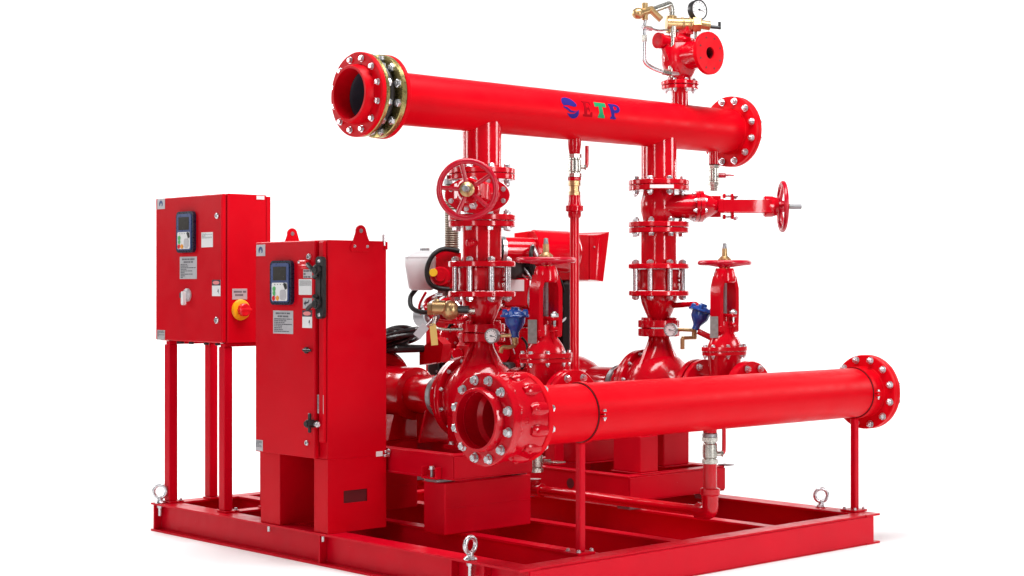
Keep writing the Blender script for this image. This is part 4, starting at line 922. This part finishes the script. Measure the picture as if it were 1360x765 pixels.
# dark wiring and hoses on the end facing the pump
rnd = random.Random(8)
for k in range(16):
    x = 1.60 + .20 * rnd.random(); z = .80 + .30 * rnd.random()
    p = [(x, 1.63, z), (x + rnd.uniform(-.06, .06), 1.60, z + .06), (x + rnd.uniform(-.08, .04), 1.585, z + rnd.uniform(.1, .2)), (x + rnd.uniform(-.08, .04), 1.62, z + .25)]
    part('hose', M().tube(p, rnd.uniform(.006, .013), 8), RUBBER if k % 3 else ZINC, en)
part('wiring_harness', M().box(1.78, 1.865, 1.57, 1.645, .79, 1.165, .02), RUBBER, en)
for k in range(10):
    y = 1.75 + .6 * rnd.random(); z = .62 + .4 * rnd.random()
    p = [(1.60, y, z), (1.54, y + .03, z + .03), (1.53, y + .08, z + .10), (1.59, y + rnd.uniform(-.1, .1), z + .18)]
    part('fuel_line', M().tube(p, rnd.uniform(.004, .010), 8), (CAST, ZINC, RUBBER)[k % 3], en)
# air cleaner: rubber clamp, duct, round housing, flared box
ac = part('air_duct', M().cyl((1.505, 1.74, 1.316), (1.66, 1.665, 1.314), .062, 32), GLOSS, en)
part('duct_clamp', M().lathe([(.062, 0), (.066, 0), (.066, .020), (.062, .020)], (1.497, 1.744, 1.316), (.155, -.075, 0), 32, closed=True), ZINC, ac)
part('rubber_sleeve', M().tube([(1.50, 1.742, 1.316), (1.45, 1.77, 1.31), (1.42, 1.84, 1.27), (1.44, 1.92, 1.20)], .058, 18), RUBBER, ac)
b = M(); A = Vector((1.64, 1.675, 1.31)); B = Vector((1.865, 1.60, 1.305))
b.lathe([(0, 0), (.098, 0), (.106, .010), (.106, .19), (.100, .22), (.085, .24), (0, .24)], A, B - A, 44)
part('filter_housing', b, GLOSS, ac)
part('housing_bracket', M().prism([(-.09, -.105), (.09, -.105), (.11, .095), (.06, .115), (-.09, .10)], (1.655, 1.71, 1.30), (.45, -.65, 0), (0, 0, 1), (.8, .55, 0), .012), PIPE, ac)
b = M().box(1.76, 1.975, 1.60, 1.88, 1.165, 1.395, .004); part('filter_box', b, GLOSS, ac)
# flared mouth: a four-sided horn
def horn(o, i, name, m):
    b = M(); R0 = [(1.93, 1.60), (1.93, 1.88)]
    P0 = [(1.978, 1.600, 1.168), (1.978, 1.880, 1.168), (1.978, 1.880, 1.394), (1.978, 1.600, 1.394)]
    P1 = [(2.040, 1.590, 1.167), (2.040, 1.89, 1.167), (2.040, 1.89, 1.398), (2.040, 1.590, 1.398)]
    P2 = [(2.040, 1.566, 1.160), (2.040, 1.915, 1.160), (2.078, 1.915, 1.412), (2.078, 1.560, 1.412)]
    PS = [P0]
    for q in range(1, 9):
        t = q / 8; e = t ** 2.6
        PS.append([tuple(Vector(a) + Vector(((c[0] - a[0]) * t, (c[1] - a[1]) * e, (c[2] - a[2]) * e))) for a, c in zip(P0, P2)])
    rings = [[b.bm.verts.new(p) for p in P] for P in PS]
    for a, c in zip(rings, rings[1:]):
        for k in range(4): b.bm.faces.new([a[k], a[(k + 1) % 4], c[(k + 1) % 4], c[k]])
    b.bm.faces.new(rings[0])
    o = part(name, b, m, ac); md = o.modifiers.new('sheet', 'SOLIDIFY'); md.thickness = .003
    return o
horn(0, 0, 'flared_mouth', GLOSS)
part('rivet', M().ball((2.005, 1.594, 1.335), .005, 8), ZINC, ac)
eb = thing('exhaust_bellows', 'weathered ribbed metal exhaust bellows rising behind the left riser', 'exhaust pipe', (1.571, 2.196, 1.04))
pr_ = [(.030, 1.04)]; z = 1.04
while z < 1.66: pr_ += [(.036, z), (.0375, z + .003), (.036, z + .006), (.031, z + .0085)]; z += .0115
part('bellows', M().lathe(pr_, (1.571, 2.196, 0), n=28), BELLOW, eb)
part('end_clamp', M().cyl((1.571, 2.196, 1.66), (1.571, 2.196, 1.69), .041, 28), GREYM, eb)
part('lower_pipe', M().cyl((1.571, 2.196, .985), (1.571, 2.196, 1.045), .040, 24).cyl((1.60, 2.16, 1.09), (1.66, 2.11, 1.09), .014, 10), BLACK, eb)
t = thing('exhaust_flap', 'dark grey rounded metal shield beside the ribbed exhaust bellows', 'heat shield', (1.52, 2.20, 1.15))
part('shield', M().prism([(0, 0), (.055, .01), (.060, .10), (.035, .19), (.01, .17), (-.01, .08)], (1.51, 2.23, 1.08), (.73, -.68, 0), (0, 0, 1), (.68, .73, 0), .02), GREYM, t)
part('arm', M().tube([(1.54, 2.19, 1.17), (1.575, 2.12, 1.175), (1.61, 2.10, 1.19)], .014, 8), BLACK, t)

# coolant tank with hoses and the red heat exchanger
U = Vector((.734, -.679, 0)); V = Vector((.679, .734, 0))
tk = thing('coolant_tank', 'translucent white plastic coolant tank left of the red heat exchanger', 'tank', (1.425, 2.33, 1.10))
def tp(u, v, z): return Vector((1.455, 2.305, 0)) + U * u + V * v + Vector((0, 0, z))
b = M(); rings = []
for z, a, c, d in ((1.115, -.045, .055, .05), (1.128, -.060, .075, .065), (1.24, -.078, .080, .075), (1.285, -.078, .080, .075), (1.310, -.045, .072, .06), (1.318, -.030, .060, .05)):
    rings.append([b.bm.verts.new(tp(p, q, z)) for p, q in rrect(a, c, -d, d, .02, 3)])
for a, c in zip(rings, rings[1:]):
    for k in range(len(a)): b.bm.faces.new([a[k], a[(k + 1) % len(a)], c[(k + 1) % len(a)], c[k]])
b.bm.faces.new(rings[0][::-1]); b.bm.faces.new(rings[-1])
part('tank_body', b, TANK, tk, ang=50)
part('filler_cap', M().cyl(tp(.02, 0, 1.318), tp(.02, 0, 1.332), .026, 20), GREYM, tk)
part('tank_seam', M().prism(rrect(-.0795, .0815, -.0765, .0765, .02, 3), tp(0, 0, 1.282), U, V, (0, 0, 1), .003), TANK, tk)
hx = thing('heat_exchanger', 'red box with yellow cap and black hose looped round it beside the white tank', 'heat exchanger', (1.53, 2.2, 1.08))
part('case', M().prism(rrect(.075, .200, 1.125, 1.318, .012, 3), tp(0, -.05, 0), U, (0, 0, 1), V, .14), CAST, hx)
part('front_drum', M().cyl(tp(.105, -.052, 1.185), tp(.105, -.095, 1.185), .052, 28, ch=.008).cyl(tp(.105, -.095, 1.185), tp(.105, -.105, 1.185), .026, 12), CAST, hx)
part('side_bracket', M().prism([(0, 0), (.05, 0), (.05, .17), (.02, .18)], tp(.16, -.07, 1.135), U, (0, 0, 1), V, .012), CAST, hx)
part('yellow_cap', M().cyl(tp(.070, -.100, 1.205), tp(.070, -.125, 1.205), .021, 20), mat('yellow_cap_plastic', (.80, .52, .02), .4), hx)
part('black_hose', M().tube([tp(.20, -.07, 1.315), tp(.12, -.09, 1.325), (tp(.065, -.11, 1.29)), tp(.038, -.12, 1.22), tp(.050, -.12, 1.155), tp(.09, -.10, 1.128), tp(.15, -.09, 1.12)], .0125, 12), RUBBER, hx)
part('lower_hose', M().tube([tp(-.025, 0, 1.12), tp(-.052, -.02, 1.08), tp(-.045, -.05, 1.03), tp(.0, -.08, 1.005), tp(.07, -.10, 1.005), tp(.12, -.1, 1.02)], .0125, 12), RUBBER, hx)
part('mount_bracket', M().box(1.60, 1.66, 2.12, 2.26, .93, 1.13, .01), CAST, hx)
part('elbow_casting', M().tube([tp(.165, -.08, 1.10), tp(.185, -.08, 1.05), tp(.20, -.06, .99)], .035, 16), CAST, hx)
part('gray_bracket', M().prism([(0, 0), (.05, 0), (.045, .13), (.01, .12)], tp(.22, -.10, .96), U, (0, 0, 1), V, .02), ZINC, hx)

# brass solenoid assembly left of the left reducer, with its two hang tags
bv = thing('brass_valve', 'brass valve with dark stub and wire-tied tags left of the left reducer', 'valve', (.49, .95, .95))
def bp_(u, v, z): return Vector((.490, .948, 0)) + U * u + V * v + Vector((0, 0, z))
part('body', M().ball(bp_(0, 0, 1.035), .041, 16, (1, 1, .95), tuple(U)).cyl(bp_(-.075, 0, 1.045), bp_(-.02, 0, 1.045), .030, 16), BRASS, bv)
part('flats', M().cyl(bp_(-.095, 0, 1.04), bp_(-.075, 0, 1.04), .026, 6).cyl(bp_(-.055, 0, 1.02), bp_(-.055, 0, 1.082), .011, 8), BRASS, bv)
part('dark_stub', M().cyl(bp_(.035, -.01, 1.038), bp_(.078, -.02, 1.038), .0155, 14), BLACK, bv)
part('handle', M().tube([bp_(-.055, 0, 1.082), bp_(-.06, -.01, 1.095), bp_(-.03, -.02, 1.10)], .006, 8), ZINC, bv)
part('nipple', M().cyl(bp_(.03, 0, 1.03), bp_(.10, .02, 1.03), .014, 10), NICKEL, bv)
part('small_pipe', M().tube([bp_(-.06, 0, 1.01), bp_(-.065, 0, .97), bp_(-.03, .01, .955), bp_(.05, .03, .955)], .007, 8), NICKEL, bv)
part('red_pipe', M().tube([bp_(-.05, .06, .99), bp_(0, .05, .985), bp_(.05, .06, .99), bp_(.07, .08, 1.0)], .008, 8), CAST, bv)
part('white_tag', M().prism([(-.018, -.03), (.018, -.03), (.018, .03), (-.018, .03)], bp_(-.120, -.01, .948), (U * .75 + Vector((0, 0, -.62))).normalized(), (U * .62 + Vector((0, 0, .75))).normalized(), -V, .001), SILVER, bv)
part('yellow_tag', M().prism([(-.014, -.045), (.014, -.045), (.014, .035), (.008, .045), (-.008, .045), (-.014, .035)], bp_(-.068, -.015, .935), (U + Vector((0, 0, .1))).normalized(), Vector((0, 0, 1)) - U * .1, -V, .0012), mat('yellow_tag_card', (.66, .45, .13), .5), bv)
part('tie_wire', M().tube([bp_(-.068, 0, 1.01), bp_(-.08, -.02, .99), bp_(-.10, -.01, .97), bp_(-.068, -.02, .975)], .002, 6), ZINC, bv)

# crowded front end of the engine, seen left of the left riser
for i, (x, y, z, r, L, m) in enumerate(((1.50, 2.12, .88, .060, .05, CAST), (1.52, 2.20, .72, .085, .04, DARKM), (1.46, 2.05, .78, .045, .06, CAST), (1.50, 2.28, .98, .040, .05, GREYM), (1.47, 2.02, .95, .030, .05, CAST), (1.45, 2.10, .68, .040, .05, RUBBER))):
    d = Vector((-.5, -.86, 0))
    c0 = Vector((x, y, z)); p = part('pulley' if i < 4 else 'pump_cover', M().lathe([(0, 0), (r * .7, 0), (r, .004), (r * .9, L * .4), (r * .9, L * .6), (r, L - .004), (r * .7, L), (0, L)], c0, d, 24), m, en)
    for k in range(4):
        a = pi / 2 * k + .4; inst('bolt', bolt_mesh(.006, .006, False), p, c0 + d * (L + .000) + Vector((.86 * cos(a), -.5 * cos(a), sin(a))) * r * .55, d)
part('gear_case', M().box(1.54, 1.63, 1.98, 2.38, .58, 1.02, .015), CAST, en)
part('belt', M().tube([(1.47, 2.08, .95), (1.44, 2.12, .85), (1.46, 2.16, .66), (1.50, 2.14, .62), (1.53, 2.10, .72), (1.52, 2.06, .90), (1.47, 2.08, .95)], .008, 8), RUBBER, en)
for k in range(12):
    x, y, z = 1.42 + .16 * rnd.random(), 1.95 + .3 * rnd.random(), .70 + .32 * rnd.random()
    p = [(x, y, z), (x - .03, y + .02, z + .05), (x + rnd.uniform(-.05, .05), y + .05, z + .09), (x + .06, y + rnd.uniform(-.05, .08), z + .12)]
    part('coolant_line', M().tube(p, rnd.uniform(.006, .014), 8), (CAST, RUBBER, CAST, ZINC)[k % 4], en)
for k in range(8):
    x, y, z = 1.50 + .08 * rnd.random(), 1.85 + .4 * rnd.random(), .66 + .34 * rnd.random()
    part('bracket', M().box(x - .03, x + .02, y - .03, y + .03, z - .025, z + .025, .006), CAST if k % 3 else DARKM, en)

part('starter_motor', M().cyl((1.44, 2.00, .70), (1.50, 1.86, .70), .052, 24, ch=.006).cyl((1.43, 2.02, .78), (1.47, 1.93, .78), .028, 16), DARKM, en)
part('engine_mount', M().prism([(0, .29), (.20, .29), (.16, .50), (.05, .62), (0, .62)], (1.42, 2.02, 0), (1, 0, 0), (0, 0, 1), (0, 1, 0), .10), CAST, en)
part('turbo_housing', M().lathe([(0, 0), (.05, 0), (.075, .02), (.08, .05), (.06, .08), (.03, .085), (0, .085)], (1.52, 1.90, .90), (-.6, -.8, .1), 28), CAST, en)
for dz in (0, .03): part('pilot_ring', M().torus((XR - .02 + dz, YD - .032 - dz * .67, 2.372), (.83, -.55, 0), .031, .004, 28, 8), BRASS, rv)

part('side_housing', M().box(1.40, 1.54, 1.78, 1.98, .62, .86, .02), CAST, en)
part('side_housing', M().cyl((1.44, 1.90, .86), (1.44, 1.90, .99), .048, 24, ch=.008), CAST, en)
for i, (x, y, z) in enumerate(((1.40, 1.95, .80), (1.40, 1.84, .70), (1.39, 1.90, .90), (1.40, 1.80, .80))):
    part('cover_plate', M().cyl((x + .01, y, z), (x - .022, y - .02, z), .030, 16, ch=.004), (CAST, DARKM)[i % 2], en)

part('turbocharger', M().lathe([(0, 0), (.030, 0), (.050, .015), (.055, .04), (.040, .065), (.020, .07), (0, .07)], (1.60, 1.755, 1.225), (-.68, -.73, 0), 24).cyl((1.50, 1.86, 1.235), (1.72, 1.66, 1.215), .034, 18), DARKM, en)
for k in range(9):
    a = rnd.uniform(-.10, .12); c = Vector((1.585, 1.765, 1.225)) + Vector((.734, -.679, 0)) * a
    part('loom_wire', M().tube([c + Vector((0, 0, rnd.uniform(-.04, .04))), c + Vector((-.02, -.03, rnd.uniform(-.03, .05))), c + Vector((.734, -.679, 0)) * rnd.uniform(.03, .07) + Vector((-.02, -.03, rnd.uniform(-.05, .02))), c + Vector((.06, -.05, -.05))], rnd.uniform(.004, .009), 6), RUBBER if k % 4 else ZINC, en)
